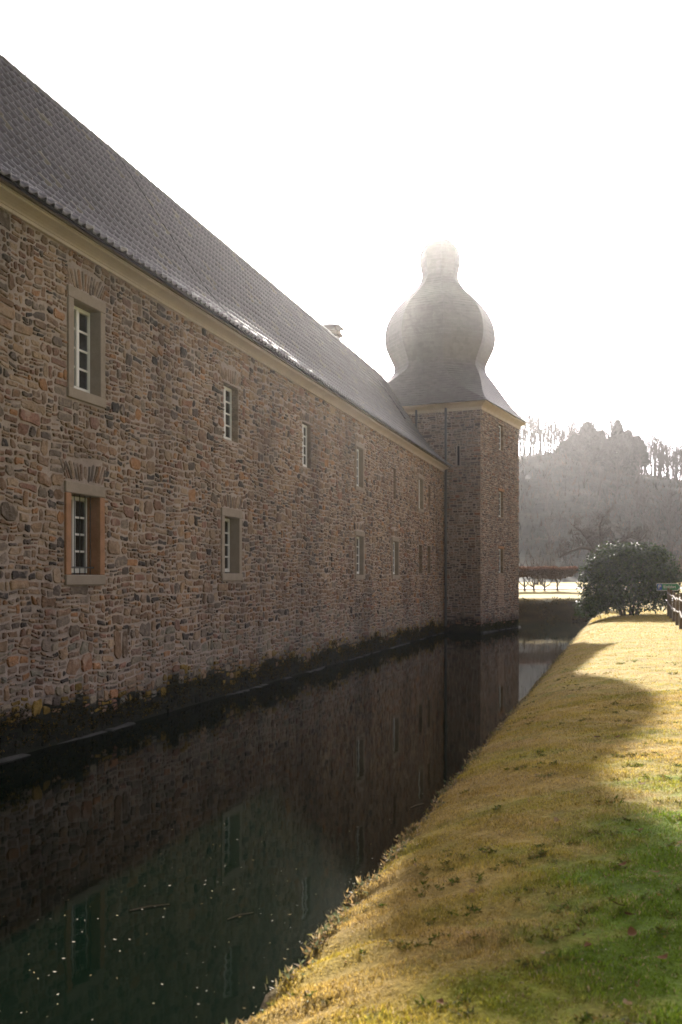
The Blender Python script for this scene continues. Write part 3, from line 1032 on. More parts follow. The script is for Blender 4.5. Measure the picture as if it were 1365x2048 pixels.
# ledge at the foot
for conv in (right, left):
    u = 0.0
    while u < A_ - .1:
        w_ = min(rnd.uniform(.5, 1.2), A_ - u)
        g = stone_geo((u, u + w_, -.2, rnd.uniform(.0, .09)), rnd, [], warp=0.0)
        if g:
            mb = MB().add([conv((p[0], p[1] - .09 if p[1] < 0 else 0, p[2])) for p in g[0]], g[1])
            mb.build('ledge_stone', M['ledge'], twall)
        u += w_
# drain pipe down the shaded face
yp = A_ - 3.27 - 0.0
MB().pipe([(-.09, 3.05, 10.25), (-.09, 3.05, 7.5), (-.09, 3.05, 7.3)], 0.055, 8).build('drainpipe', M['zinc'], tower)
MB().pipe([(-.10, 1.62, 10.25), (-.10, 1.62, 6), (-.10, 1.62, 0.3)], 0.06, 8).build('drainpipe', M['zinc'], tower)
# cornice
prof_t = [(0.0, 10.08), (.05, 10.08), (.06, 10.2), (.12, 10.26), (.22, 10.32), (.30, 10.36), (.30, 10.44), (0.0, 10.44)]
cb = MB()
nv = len(prof_t)
vv, ff = [], []
for (sx, sy) in ((0, 0), (1, 0), (1, 1), (0, 1)):
    for (o_, z) in prof_t:
        vv.append((A_ * sx + (o_ if sx else -o_), A_ * sy + (o_ if sy else -o_), z))
for k in range(4):
    k2 = (k + 1) % 4
    for i in range(nv - 1):
        ff.append((k * nv + i, k2 * nv + i, k2 * nv + i + 1, k * nv + i + 1))
cb.add(vv, ff)
cb.build('cornice', M['cornice_cream'], tower)
# slate dome: square eave turning into an eight-sided onion and lantern, laid in courses
PRF = [(3.74, 10.42, .985), (3.55, 10.62, .97), (3.1, 11.15, .8), (2.6, 11.82, .6), (2.2, 12.36, .46), (2.0, 12.66, .4142), (2.02, 12.92, .4142), (2.2, 13.32, .4142), (2.4, 13.8, .4142),
       (2.47, 14.3, .4142), (2.40, 14.9, .4142), (2.18, 15.45, .4142), (1.83, 15.98, .4142), (1.4, 16.42, .4142), (1.06, 16.78, .4142), (.87, 17.08, .4142), (.79, 17.35, .4142), (.81, 17.62, .4142),
       (.89, 17.92, .4142), (.92, 18.2, .4142), (.88, 18.55, .4142), (.75, 18.85, .4142), (.52, 19.1, .4142), (.25, 19.26, .4142), (.02, 19.36, .4142)]
P = np.array(PRF)
# smooth the profile by arc length then step it into courses
L = np.concatenate([[0], np.cumsum(np.hypot(np.diff(P[:, 0]), np.diff(P[:, 1])))])
fine = np.linspace(0, L[-1], 400)
sm = np.stack([np.interp(fine, L, P[:, k]) for k in range(3)], 1)
ker = np.ones(13) / 13
for k in range(3):
    pad = np.concatenate([np.full(6, sm[0, k]), sm[:, k], np.full(6, sm[-1, k])])
    sm[:, k] = np.convolve(pad, ker, 'valid')
sm[0] = P[0]; sm[-1] = P[-1]
cl = 0.17
ncourse = int(L[-1] / cl)
rings = []
for i in range(ncourse + 1):
    l0 = i * cl
    for (lq, off) in ((l0, .018), (min(l0 + cl, L[-1]) - .001, .0)):
        a = np.interp(lq, fine, sm[:, 0]); zz = np.interp(lq, fine, sm[:, 1]); c = np.interp(lq, fine, sm[:, 2])
        da = np.interp(min(lq + .05, L[-1]), fine, sm[:, 0]) - np.interp(max(lq - .05, 0), fine, sm[:, 0])
        dz = np.interp(min(lq + .05, L[-1]), fine, sm[:, 1]) - np.interp(max(lq - .05, 0), fine, sm[:, 1])
        ll = math.hypot(da, dz) + 1e-9
        rings.append(((a + off * dz / ll) * (1 + .025 * float(sstep(11, 12.6, zz))), zz - off * da / ll, c))
dm = MB()
for (a, zz, c) in rings:
    h = A_ / 2
    a = max(a, .01)
    kx = float(sstep(10.6, 12.6, zz))
    for (x, y) in ((-a, -c * a), (-c * a, -a), (c * a, -a), (a, -c * a), (a, c * a), (c * a, a), (-c * a, a), (-a, c * a)):
        dm.v.append((h + .10 * kx + x, h - .22 * kx + y, zz)); dm.c.append((.06, .06, .06))
for i in range(len(rings) - 1):
    for k in range(8):
        dm.f.append((i * 8 + k, i * 8 + (k + 1) % 8, (i + 1) * 8 + (k + 1) % 8, (i + 1) * 8 + k))
dm.f.append(tuple(range(8))[::-1])
dome = dm.build('dome', M['slate'], tower)

# ------------------------------------------------------------------ moss along the foot of the walls
def tuft_mass(points, size, cols, per, name, mat, up=0.8, parent=None, seed=5):
    r_ = np.random.default_rng(seed)
    P_ = np.repeat(np.asarray(points, float), per, 0)
    n = len(P_)
    P_ = P_ + r_.normal(0, 1, (n, 3)) * np.asarray(size) * 0.8
    d = r_.normal(0, 1, (n, 3)); d[:, 2] = np.abs(d[:, 2]) * up + .2
    d /= np.linalg.norm(d, axis=1)[:, None]
    side = np.cross(d, r_.normal(0, 1, (n, 3))); side /= np.linalg.norm(side, axis=1)[:, None]
    ln = np.asarray(size).mean() * r_.uniform(.6, 1.7, (n, 1))
    a = P_ - side * ln * .28; b = P_ + side * ln * .28; c = P_ + d * ln * 1.3
    v = np.stack([a, b, c], 1).reshape(-1, 3)
    t = np.arange(3 * n).reshape(-1, 3)
    ci = r_.integers(0, len(cols), n)
    cc_ = np.asarray(cols)[ci] * r_.uniform(.6, 1.3, (n, 1))
    return np_object(name, v, t, np.repeat(cc_, 3, 0), mat, parent)
mp = []
for i in range(2600):
    s = rnd.uniform(-4, 33.4)
    line = 0.42 + 0.10 * math.sin(s * 1.3) + 0.07 * math.sin(s * 3.7 + 1)
    if rnd.random() < .35 + .35 * math.sin(s * 2.1 + 1) + .25 * math.sin(s * 5.3):
        z = line + rnd.gauss(-.02, .09)
    else:
        z = rnd.uniform(.06, line)
    mp.append((s, -.035 - rnd.random() * .03, z))
moss = tuft_mass(mp, (.036, .010, .024), [(0.12, 0.08, 0.018), (0.035, 0.036, 0.012), (0.016, 0.02, 0.010), (0.05, 0.036, 0.016)], 9, 'moss', M['moss'], parent=wall)
tag(moss, kind='stuff')
mp = [(rnd.uniform(0, A_), -.03, rnd.uniform(.08, .4)) for _ in range(350)] + [(-.03, rnd.uniform(0, 2), rnd.uniform(.08, .4)) for _ in range(150)]
moss = tuft_mass(mp, (.05, .012, .035), [(0.075, 0.065, 0.02), (0.03, 0.036, 0.016), (0.05, 0.05, 0.02)], 7, 'moss', M['moss'], parent=twall, seed=9)
tag(moss, kind='stuff')

# ------------------------------------------------------------------ grass
def blades(n, ylo, yhi, seed, hgt, wid, xr=2.2, power=1.0):
    r_ = np.random.default_rng(seed)
    u = r_.random(n)
    Y = ylo * (yhi / ylo) ** u if power == 1.0 else ylo + (yhi - ylo) * u
    Xlo = (BANK - .02 + EX * Y) / EY
    Xhi = np.minimum(.36 * Y + xr, 16 + 0 * Y)
    X = Xlo + (Xhi - Xlo) * r_.random(n)
    keep = (tdist(X, Y) - BANK > .03)
    X, Y = X[keep], Y[keep]
    n = len(X)
    Z = lawn_z(X, Y)
    scale = 1 + .05 * Y
    clump = .75 + .45 * fnoise(X, Y, 21, 5.0) + .25 * fnoise(X, Y, 23, 13.0)
    H = hgt * r_.uniform(.5, 1.5, n) * np.clip(clump, .3, 1.5) * scale ** .5
    W = wid * r_.uniform(.7, 1.4, n) * scale
    ang = r_.uniform(0, 2 * math.pi, n)
    lean = r_.uniform(.2, 1.1, n)
    la = r_.uniform(0, 2 * math.pi, n)
    sx, sy = np.cos(ang) * W / 2, np.sin(ang) * W / 2
    base = np.stack([X, Y, Z - .004], 1)
    a = base + np.stack([sx, sy, 0 * sx], 1)
    b = base - np.stack([sx, sy, 0 * sx], 1)
    mid = base + np.stack([np.cos(la) * lean * H * .35, np.sin(la) * lean * H * .35, H * .62], 1)
    tip = base + np.stack([np.cos(la) * lean * H * 1.0, np.sin(la) * lean * H * 1.0, H * (1.0 - .25 * lean)], 1)
    m1 = mid + np.stack([sx * .7, sy * .7, 0 * sx], 1)
    m2 = mid - np.stack([sx * .7, sy * .7, 0 * sx], 1)
    v = np.stack([a, b, m1, m2, tip], 1).reshape(-1, 3)
    i = np.arange(n)[:, None] * 5
    t = np.concatenate([i + np.array([[0, 1, 3]]), i + np.array([[0, 3, 2]]), i + np.array([[2, 3, 4]])])
    col = lawn_col(X + r_.normal(0, .05, n), Y + r_.normal(0, .05, n)) * r_.uniform(.45, 1.6, (n, 1))
    dry = r_.random(n) < .09
    col[dry] = np.array((0.42, 0.31, 0.15)) * r_.uniform(.7, 1.2, (dry.sum(), 1))
    return v, t, np.repeat(col, 5, 0)
v1, t1, c1 = blades(270000, 3.0, 15, 1, .021, .0036)
v2, t2, c2 = blades(80000, 13, 52, 2, .018, .005, xr=3)
g1 = np_object('grass', np.concatenate([v1, v2]), np.concatenate([t1, t2 + len(v1)]), np.concatenate([c1, c2]), M['grass'])
tag(g1, 'short tufted winter grass covering the near bank', 'grass', None, 'stuff')

# darker moss and grass clumps standing a little higher in the lawn
ew = []
for i in range(200):
    y = 3.2 * (7 ** rnd.random())
    x = (BANK + .25 + rnd.random() * (4.2 + .1 * y) + EX * y) / EY
    for k in range(rnd.randint(2, 7)):
        xx, yy = x + rnd.gauss(0, .10), y + rnd.gauss(0, .05)
        ew.append((xx, yy, float(lawn_z(xx, yy)) + .004))
clumps = tuft_mass(ew, (.022, .022, .006), [(0.06, 0.10, 0.010), (0.12, 0.13, 0.02), (0.2, 0.14, 0.035), (0.08, 0.08, 0.02)], 16, 'moss_clumps', M['grass'], up=.45, seed=15)
tag(clumps, 'dark moss and coarse grass clumps in the turf', 'moss', None, 'stuff')

# dead straw, leaf crumbs and bare specks lying in the turf
r_ = np.random.default_rng(91)
n = 9000
ly = 3.1 * (5.5 ** r_.random(n))
lx = (BANK + .06 + r_.random(n) ** .9 * (4.6 + .12 * ly) + EX * ly) / EY
k = fnoise(lx, ly, 41, 3.0) + r_.normal(0, .5, n) > .15
lx, ly = lx[k], ly[k]
litter = tuft_mass(np.stack([lx, ly, lawn_z(lx, ly) + .010], 1), (.011, .011, .003), [(0.10, 0.06, 0.03), (0.30, 0.20, 0.09), (0.05, 0.04, 0.02), (0.42, 0.33, 0.2), (0.17, 0.085, 0.035)], 3, 'leaf_litter', M['grass'], up=.2, seed=92)
tag(litter, 'dead straw and leaf crumbs scattered through the turf', 'leaf litter', None, 'stuff')

# longer weeds overhanging the water's edge
ew = []
for i in range(2300):
    s = S0 + 3.2 * (14 ** rnd.random())
    t = BANK + rnd.gauss(.05, .05)
    if math.sin(s * 3.1) + math.sin(s * 7.7 + 1) + rnd.uniform(-1, 1) < 0:
        continue
    x = t * EY + (s - S0) * EX; y = -t * EX + (s - S0) * EY
    ew.append((x, y, float(lawn_z(x, y)) + .01))
weeds = tuft_mass(ew, (.024, .024, .016), [(0.10, 0.115, 0.06), (0.26, 0.17, 0.07), (0.16, 0.14, 0.05), (0.33, 0.25, 0.14)], 8, 'bank_weeds', M['grass'], up=1.2, seed=11)
tag(weeds, 'ragged weeds hanging over the edge of the grass bank', 'weeds', None, 'stuff')

# ------------------------------------------------------------------ trees
def grow(mb, p, d, length, r, level, rnd_, spread=.55, kids=(3, 5), gravity=0.0, maxlev=3, sides=4, col=(.06, .05, .042), wig=.18, minr=.004):
    nseg = 4 if level < maxlev else 2
    pts = [Vector(p)]; dirs = [Vector(d).normalized()]
    for i in range(nseg):
        dd = dirs[-1] + Vector((rnd_.gauss(0, wig), rnd_.gauss(0, wig), rnd_.gauss(0, wig * .6) + gravity))
        dd.normalize()
        pts.append(pts[-1] + dd * (length / nseg)); dirs.append(dd)
    rad = [max(r * (1 - .72 * i / nseg), minr) for i in range(nseg + 1)]
    mb.pipe([tuple(q) for q in pts], rad, sides if level < 2 else 3, col)
    if level >= maxlev:
        return
    nk = rnd_.randint(*kids) + (3 if level == 0 else 0)
    for k in range(nk):
        f = rnd_.uniform(.35 if level == 0 else .2, 1.0)
        i = min(int(f * nseg), nseg - 1)
        q = pts[i].lerp(pts[i + 1], f * nseg - i)
        base = dirs[i + 1]
        side = Vector((rnd_.gauss(0, 1), rnd_.gauss(0, 1), rnd_.gauss(0, .5)))
        side = (side - base * side.dot(base)).normalized()
        nd = (base * (1 - spread) + side * spread).normalized()
        grow(mb, q, nd, length * rnd_.uniform(.38, .6) * (1.15 - .35 * f), rad[i] * .55, level + 1, rnd_, spread, kids, gravity, maxlev, sides, col, wig, minr)

def bare_tree_proto(h, seed, lean=0.0, slim=True):
    rr_ = random.Random(seed)
    tm = MB()
    n = 7
    pts = []; x = y = 0.0
    for i in range(n + 1):
        pts.append((x, y, h * .82 * i / n)); x += rr_.gauss(lean * .12, .10); y += rr_.gauss(0, .10)
    rad = [h * .024 * (1 - .75 * i / n) + .025 for i in range(n + 1)]
    tm.pipe(pts, rad, 5, (.06, .05, .042))
    cm = MB()
    for k in range(24 if slim else 20):
        f = rr_.uniform(.22, .97)
        i = min(int(f * n), n - 1)
        q = Vector(pts[i]).lerp(Vector(pts[i + 1]), f * n - i)
        a = rr_.uniform(0, 2 * math.pi)
        up = rr_.uniform(1.0, 2.2) if slim else rr_.uniform(.6, 1.5)
        grow(cm, q, (math.cos(a), math.sin(a), up), h * rr_.uniform(.16, .30) * (1.35 - .75 * f), rad[i] * .4 + .02, 1, rr_, .42, (2, 4), .06, 3, 3, minr=.022)
    return tm.mesh('trunk', M['bark_far']), cm.mesh('crown', M['bark_far'])
protos = [bare_tree_proto(10.0, 31), bare_tree_proto(11.0, 32, .4), bare_tree_proto(9.0, 33, -.3), bare_tree_proto(10.0, 36, 0, False)]
def put_tree(proto, px, Y, ztop_px, label, group, rz=0.0, sink=.4, wide=1.0):
    """a tree standing on the hill; its height is what its top needs"""
    X = (px - 682.5) / 1991 * Y
    z0 = float(hill_z(X, Y)) - sink
    h = 2.4 + (1160 - ztop_px) / 1991 * Y - z0
    t = empty('leafless_tree', (X, Y, z0), rz)
    k = h / (10.0 if proto in (0, 3) else 11.0 if proto == 1 else 9.0) / .93
    t.scale = (k * wide, k * wide, k)
    for nm, me in zip(('trunk', 'crown'), protos[proto]):
        o = D.objects.new(nm, me); COL.objects.link(o); o.parent = t
    return tag(t, label, 'tree', group)
HL = 'thin leafless tree in the row on the misty hill crest'
spec = [(1042, 812, 0), (1052, 838, 3), (1061, 790, 1), (1074, 838, 2), (1083, 806, 0), (1091, 832, 3), (1101, 815, 1), (1113, 836, 3), (1121, 846, 0), (1131, 850, 2), (1141, 818, 1),
        (1152, 832, 3), (1163, 832, 0), (1178, 826, 1), (1190, 834, 3), (1205, 850, 2), (1219, 812, 0), (1262, 858, 1), (1272, 868, 0), (1297, 866, 2), (1303, 855, 1), (1313, 858, 3), (1320, 872, 0),
        (1330, 874, 2), (1338, 888, 1), (1345, 884, 0), (1351, 880, 3), (1359, 885, 2), (1366, 882, 1), (1378, 884, 0), (1025, 812, 3), (1010, 820, 2), (1392, 890, 3),
        (1047, 826, 1), (1069, 818, 3), (1079, 828, 1), (1096, 826, 0), (1107, 826, 2), (1126, 838, 3), (1136, 832, 0), (1147, 842, 1), (1158, 838, 2), (1168, 838, 3), (1185, 838, 0), (1226, 834, 3), (1250, 850, 2),
        (1283, 872, 3), (1290, 866, 0), (1308, 864, 2), (1316, 868, 1), (1325, 866, 3), (1334, 882, 0), (1341, 878, 2), (1348, 892, 1), (1355, 888, 0), (1363, 876, 3), (1372, 890, 2)]
for i, (px, top, pr_) in enumerate(spec):
    lab = HL
    if px == 1061: lab = 'tallest leafless tree on the hill crest beside the tower roof'
    if px == 1219: lab = 'leafless tree rising above the dark conifers on the hill crest'
    put_tree(pr_, px, 176 + (i * 37 % 11), top, lab, 'leafless trees along the hill crest', rz=i * 1.9, wide=.85)
rs = random.Random(12)
for i in range(22):
    Y = rs.uniform(116, 158)
    px = rs.uniform(1000, 1420)
    X = (px - 682.5) / 1991 * Y
    z0 = float(hill_z(X, Y))
    top = 1160 - (z0 + rs.uniform(4, 7.5) - 2.4) * 1991 / Y
    put_tree(i % 4, px, Y, top, 'grey leafless tree growing on the misty hillside below the crest', 'leafless trees on the hillside', rz=i * 2.3)

def conifer(name, px, Y, ztop, half_px, label, seed, rounded=.7, bare=.1):
    rr_ = np.random.default_rng(seed)
    X = (px - 682.5) / 1991 * Y
    z0 = float(hill_z(X, Y)) - .5
    h = 2.4 + (1160 - ztop) / 1991 * Y - z0
    Rm = half_px / 1991 * Y
    t = empty(name, (X, Y, z0), seed)
    tag(t, label, 'tree', 'dark conifers on the hill crest')
    MB().pipe([(0, 0, 0), (.03, .02, h * .5), (0, 0, h * .96)], [h * .02 + .05, h * .012 + .03, .02], 6).build('trunk', M['bark_far'], t)
    n = 12000
    u = rr_.random(n) ** 1.15
    zz = h * (bare + (1 - bare) * u)
    prof_ = np.clip((1 - u) ** rounded * (.95 + .2 * np.sin(np.clip(u * 3.0, 0, 3.14))), 0, 1.2)
    a = rr_.uniform(0, 2 * math.pi, n)
    lump = 1 + .20 * np.sin(a * 3 + zz * 1.7 + seed) + .14 * np.sin(a * 5 - zz * 2.9)
    rad = Rm * prof_ * lump * (.25 + .75 * np.sqrt(rr_.random(n)))
    c = np.stack([np.cos(a) * rad, np.sin(a) * rad, zz], 1)
    out = np.stack([np.cos(a), np.sin(a), rr_.uniform(-.3, 1.1, n)], 1) + rr_.normal(0, .3, (n, 3))
    out /= np.linalg.norm(out, axis=1)[:, None]
    side = np.cross(out, rr_.normal(0, 1, (n, 3))); side /= np.linalg.norm(side, axis=1)[:, None]
    ln = rr_.uniform(.25, .95, (n, 1)) * (1.25 - .6 * u[:, None])
    v = np.stack([c - side * ln * .25, c + side * ln * .25, c + out * ln], 1).reshape(-1, 3)
    col = np.repeat(np.array((0.010, 0.016, 0.010)) * rr_.uniform(.6, 1.5, (n, 1)), 3, 0)
    np_object('crown', v, np.arange(3 * n).reshape(-1, 3), col, M['conifer'], t)
conifer('conifer', 1176, 172, 846, 27, 'broad round-topped dark conifer, leftmost of the large ones on the crest', 41, .55)
conifer('conifer', 1203, 174, 863, 15, 'narrow dark conifer between the two broad conifers on the crest', 42, .8)
conifer('conifer', 1236, 171, 842, 27, 'tall pointed dark conifer in the middle of the hill crest', 43, .8)
conifer('conifer', 1275, 172, 874, 16, 'small dark conifer with bare lower trunk, rightmost on the crest', 44, .6, .32)
conifer('conifer', 1131, 174, 886, 20, 'low dark conifer left of the broad conifer on the crest', 45, .7)
conifer('conifer', 1257, 170, 862, 17, 'dark conifer leaning on the right side of the tall pointed one', 46, .7)
conifer('conifer', 1150, 173, 872, 18, 'dark conifer tucked against the left side of the broad one', 47, .7)

# brushwood over the slope
n = 16000
r_ = np.random.default_rng(17)
bx = r_.uniform(-5, 120, n); by = r_.uniform(108, 184, n)
bx = bx * by / 150
bz = hill_z(bx, by)
hh = r_.uniform(.3, 1.3, n) * (1 + .4 * fnoise(bx, by, 3, .3))
an = r_.uniform(0, 6.28, n)
lx, ly = r_.normal(0, .35, n) * hh, r_.normal(0, .35, n) * hh
wd = r_.uniform(.04, .16, n)
v = np.stack([np.stack([bx - np.cos(an) * wd, by - np.sin(an) * wd, bz - .1], 1), np.stack([bx + np.cos(an) * wd, by + np.sin(an) * wd, bz - .1], 1), np.stack([bx + lx, by + ly, bz + hh], 1)], 1).reshape(-1, 3)
kc = np.array([(0.038, 0.033, 0.026), (0.028, 0.032, 0.022), (0.065, 0.042, 0.027), (0.045, 0.043, 0.034)])[r_.integers(0, 4, n)] * r_.uniform(.6, 1.4, (n, 1))
ug = np_object('brushwood', v, np.arange(3 * n).reshape(-1, 3), np.repeat(kc, 3, 0), M['twig'])
tag(ug, 'tangled leafless brushwood covering the misty hillside', 'brushwood', None, 'stuff')

# ------------------------------------------------------------------ evergreen bush
def leaf_cloud(pts, nrm, size, cols, seed, name, mat, parent, droop=.3):
    """pointed leaves of two folded halves at the points given, facing roughly along nrm"""
    r_ = np.random.default_rng(seed)
    n = len(pts)
    nrm = nrm + r_.normal(0, .55, (n, 3))
    nrm /= np.linalg.norm(nrm, axis=1)[:, None]
    d = np.cross(nrm, r_.normal(0, 1, (n, 3))); d /= np.linalg.norm(d, axis=1)[:, None]
    d[:, 2] -= droop * r_.random(n)
    d /= np.linalg.norm(d, axis=1)[:, None]
    sd = np.cross(d, nrm); sd /= np.linalg.norm(sd, axis=1)[:, None]
    ln = size * r_.uniform(.6, 1.35, (n, 1))
    p0 = pts; p3 = pts + d * ln
    mid = pts + d * ln * .5
    p1 = mid + sd * ln * .21 + nrm * ln * .08; p2 = mid - sd * ln * .21 + nrm * ln * .08
    v = np.stack([p0, p1, p3, p2], 1).reshape(-1, 3)
    i = np.arange(n)[:, None] * 4
    t = np.concatenate([i + np.array([[0, 1, 2]]), i + np.array([[0, 2, 3]])])
    cc_ = np.asarray(cols)[r_.integers(0, len(cols), n)] * r_.uniform(.6, 1.4, (n, 1))
    return np_object(name, v, t, np.repeat(cc_, 4, 0), mat, parent)

bush = empty('evergreen_bush', (13.75, 47.6, .74))
bush.scale = (1.05, 1.05, 1.05)
tag(bush, 'large dark glossy evergreen bush with sunlit top at the bend of the bank', 'bush')
r_ = np.random.default_rng(23)
lobes = [(0, 0, 1.55, 2.15, 1.8, 1.75), (-.75, -.1, 2.3, 1.15, 1.1, .98), (.9, 0, 1.9, 1.25, 1.3, 1.25), (-1.35, -.3, 1.2, 1.0, 1.1, 1.15), (1.5, -.1, 1.4, .85, 1.0, 1.0), (.1, .3, 2.55, 1.2, 1.0, .78), (-2.15, -1.2, .35, .62, .55, .50), (-1.75, -.9, .85, .5, .5, .5), (-.2, -.6, 2.75, .55, .5, .42), (1.2, -.3, 2.75, .5, .5, .4), (-1.6, -.4, 2.1, .5, .5, .5), (-.5, -1.3, 1.0, .9, .6, .9)]
allp, alln = [], []
for (x, y, z, a, b, c) in lobes:
    n = int(5200 * (a * b + b * c + a * c) / 9.0)
    u = r_.normal(0, 1, (n, 3)); u /= np.linalg.norm(u, axis=1)[:, None]
    lump = 1 + .09 * np.sin(u[:, 0] * 7 + u[:, 2] * 5) + .07 * np.sin(u[:, 1] * 9 + u[:, 2] * 11)
    k = (1 - .42 * r_.random(n) ** 2) * lump
    p = np.stack([x + u[:, 0] * a * k, y + u[:, 1] * b * k, z + u[:, 2] * c * k], 1)
    allp.append(p); alln.append(u + np.array((0, 0, .6)))
p = np.concatenate(allp); nn = np.concatenate(alln)
kp = (p[:, 2] > .06 + .12 * np.sin(p[:, 0] * 5) ** 2) | ((p[:, 0] < -1.4) & (p[:, 2] > -.35))
kp &= ~((p[:, 2] < .55) & (np.abs(p[:, 0] - .2) < 1.3) & (np.sin(p[:, 0] * 9 + p[:, 2] * 6) > .25) & (r_.random(len(p)) < .7))
leaf_cloud(p[kp], nn[kp], .17, [(0.018, 0.040, 0.006), (0.024, 0.050, 0.007), (0.042, 0.062, 0.010), (0.012, 0.026, 0.006)], 24, 'foliage', M['leaf'], bush)
rb_ = random.Random(5)
for k in range(9):
    a = rb_.uniform(0, 6.28)
    mb = MB()
    e_ = Vector((math.cos(a) * 1.3, math.sin(a) * 1.1, rb_.uniform(1.2, 2.4)))
    mb.pipe([(math.cos(a) * .3, math.sin(a) * .3, -.1), tuple(e_ * .5 + Vector((0, 0, .1))), tuple(e_)], [.06, .04, .02], 6)
    mb.build('stem', M['bark'], bush)

# gnarled bare tree behind the bush
gt = empty('gnarled_tree', (14.3, 55.2, .9))
tag(gt, 'gnarled leafless fruit tree with crooked limbs behind the evergreen bush', 'tree')
rg = random.Random(77)
tm = MB()
tm.pipe([(0, 0, -.3), (.06, 0, 1.4), (-.02, .1, 2.6), (.12, .05, 3.3)], [.24, .20, .17, .13], 8)
tm.build('trunk', M['bark'], gt)
cm = MB()
limbs = [((-.02, .1, 2.7), [(-.5, 0, 3.25), (-1.0, -.1, 3.3), (-1.6, -.15, 3.1), (-2.2, 0, 2.75)]), ((.1, .05, 3.2), [(.2, .1, 3.9), (.05, 0, 4.5), (.25, 0, 5.0)]),
         ((.1, .05, 3.1), [(.6, .1, 3.5), (1.2, 0, 3.6), (1.7, 0, 3.9), (2.3, .1, 3.7)]), ((0, .1, 2.9), [(-.5, .4, 3.8), (-.9, .5, 4.3), (-1.3, .4, 4.5)])]
for (st, pts) in limbs:
    full = [st] + pts
    cm.pipe(full, [.11 * (1 - .75 * i / len(pts)) + .012 for i in range(len(full))], 5, (.085, .068, .05))
    for i, q in enumerate(full[1:]):
        for k in range(4):
            grow(cm, q, (rg.gauss(0, .8), rg.gauss(0, .6), rg.uniform(.0, 1.0)), rg.uniform(.7, 1.2), .03, 1, rg, .6, (3, 5), -.03, 3, 3, (.085, .068, .05), .3, minr=.013)
cm.build('crown', M['bark_far'], gt)

# brown leafless shrubs at the foot of the hill
def shrub(x, y, h, w_, seed, label, col):
    rr_ = random.Random(seed)
    t = empty('leafless_shrub', (x, y, float(meadow_z(y)) - .05))
    tag(t, label, 'shrub', 'leafless shrubs at the foot of the hill')
    mb = MB()
    for k in range(16):
        a = rr_.uniform(0, 6.28)
        grow(mb, (math.cos(a) * .3 * w_ / 3, math.sin(a) * .3, 0), (math.cos(a) * w_ / h * .8, math.sin(a) * .5, 1.0), h * rr_.uniform(.6, .95), .035, 1, rr_, .45, (4, 6), .03, 3, 3, col, .15)
    mb.build('crown', M['twig'], t)
    MB().pipe([(0, 0, -.1), (0, 0, .5)], [.09, .07], 6).build('trunk', M['bark'], t)
shrub(17.8, 90, 3.6, 3.0, 51, 'brown leafless shrub beside the tower foot of the misty hill', (.07, .055, .042))
shrub(30.2, 92, 4.8, 4.2, 52, 'reddish brown leafless shrub right of the evergreen bush', (.12, .075, .045))
shrub(27.6, 94, 4.0, 4.0, 53, 'brown leafless shrub just behind the right edge of the evergreen bush', (.10, .065, .042))
shrub(33.4, 90, 5.0, 4.0, 54, 'brown leafless shrub at the right edge beyond the fence', (.11, .075, .05))

# ------------------------------------------------------------------ clipped hedge on stems
hedge = empty('clipped_hedge', (13.6, 68.6, 1.66))
tag(hedge, 'flat clipped reddish brown hedge raised on bare crooked stems beyond the moat', 'hedge')
r_ = np.random.default_rng(61)
n = 15000
hx_ = r_.uniform(-3.9, 2.62, n)
top = 1.60 + .03 * np.sin(hx_ * 3) + .012 * np.sin(hx_ * 17)
u = r_.random(n)
hz_ = top - (.78 + .22 * np.sin(hx_ * 2.1) * .6) * u ** 1.25
hy_ = r_.uniform(-.55, .55, n)
endf = sstep(2.0, 2.62, hx_)
hz_ = np.maximum(hz_, top - .78 + .42 * endf)
d = np.stack([r_.normal(0, .5, n), r_.normal(0, .5, n), r_.uniform(.1, 1, n)], 1)
d /= np.linalg.norm(d, axis=1)[:, None]
sd = np.cross(d, r_.normal(0, 1, (n, 3))); sd /= np.linalg.norm(sd, axis=1)[:, None]
c = np.stack([hx_, hy_, hz_], 1)
ln = r_.uniform(.06, .17, (n, 1))
v = np.stack([c - sd * ln * .25, c + sd * ln * .25, c + d * ln], 1).reshape(-1, 3)
kt = np.clip((hz_ - top + .22) / .22, 0, 1)[:, None]
col = (np.array((0.085, 0.055, 0.035)) * (1 - kt) + np.array((0.18, 0.085, 0.05)) * kt) * r_.uniform(.6, 1.4, (n, 1))
np_object('crown', v, np.arange(3 * n).reshape(-1, 3), np.repeat(col, 3, 0), M['twig'], hedge)
rh = random.Random(9)
for i, x in enumerate((-3.3, -2.35, -.95, -.35, .45, 1.35)):
    mb = MB()
    y = rh.uniform(-.2, .2)
    mb.pipe([(x, y, -.2), (x + rh.uniform(-.05, .05), y, .3), (x + rh.uniform(-.1, .1), y, .7)], [.075, .06, .045], 6)
    for k in range(3):
        a = rh.uniform(-1, 1)
        z0 = rh.uniform(.2, .45)
        mb.pipe([(x, y, z0), (x + a * .35, y + rh.uniform(-.2, .2), z0 + .22), (x + a * .75, y + rh.uniform(-.3, .3), .95)], [.045, .035, .02], 5)
    mb.build('stem', M['bark'], hedge)

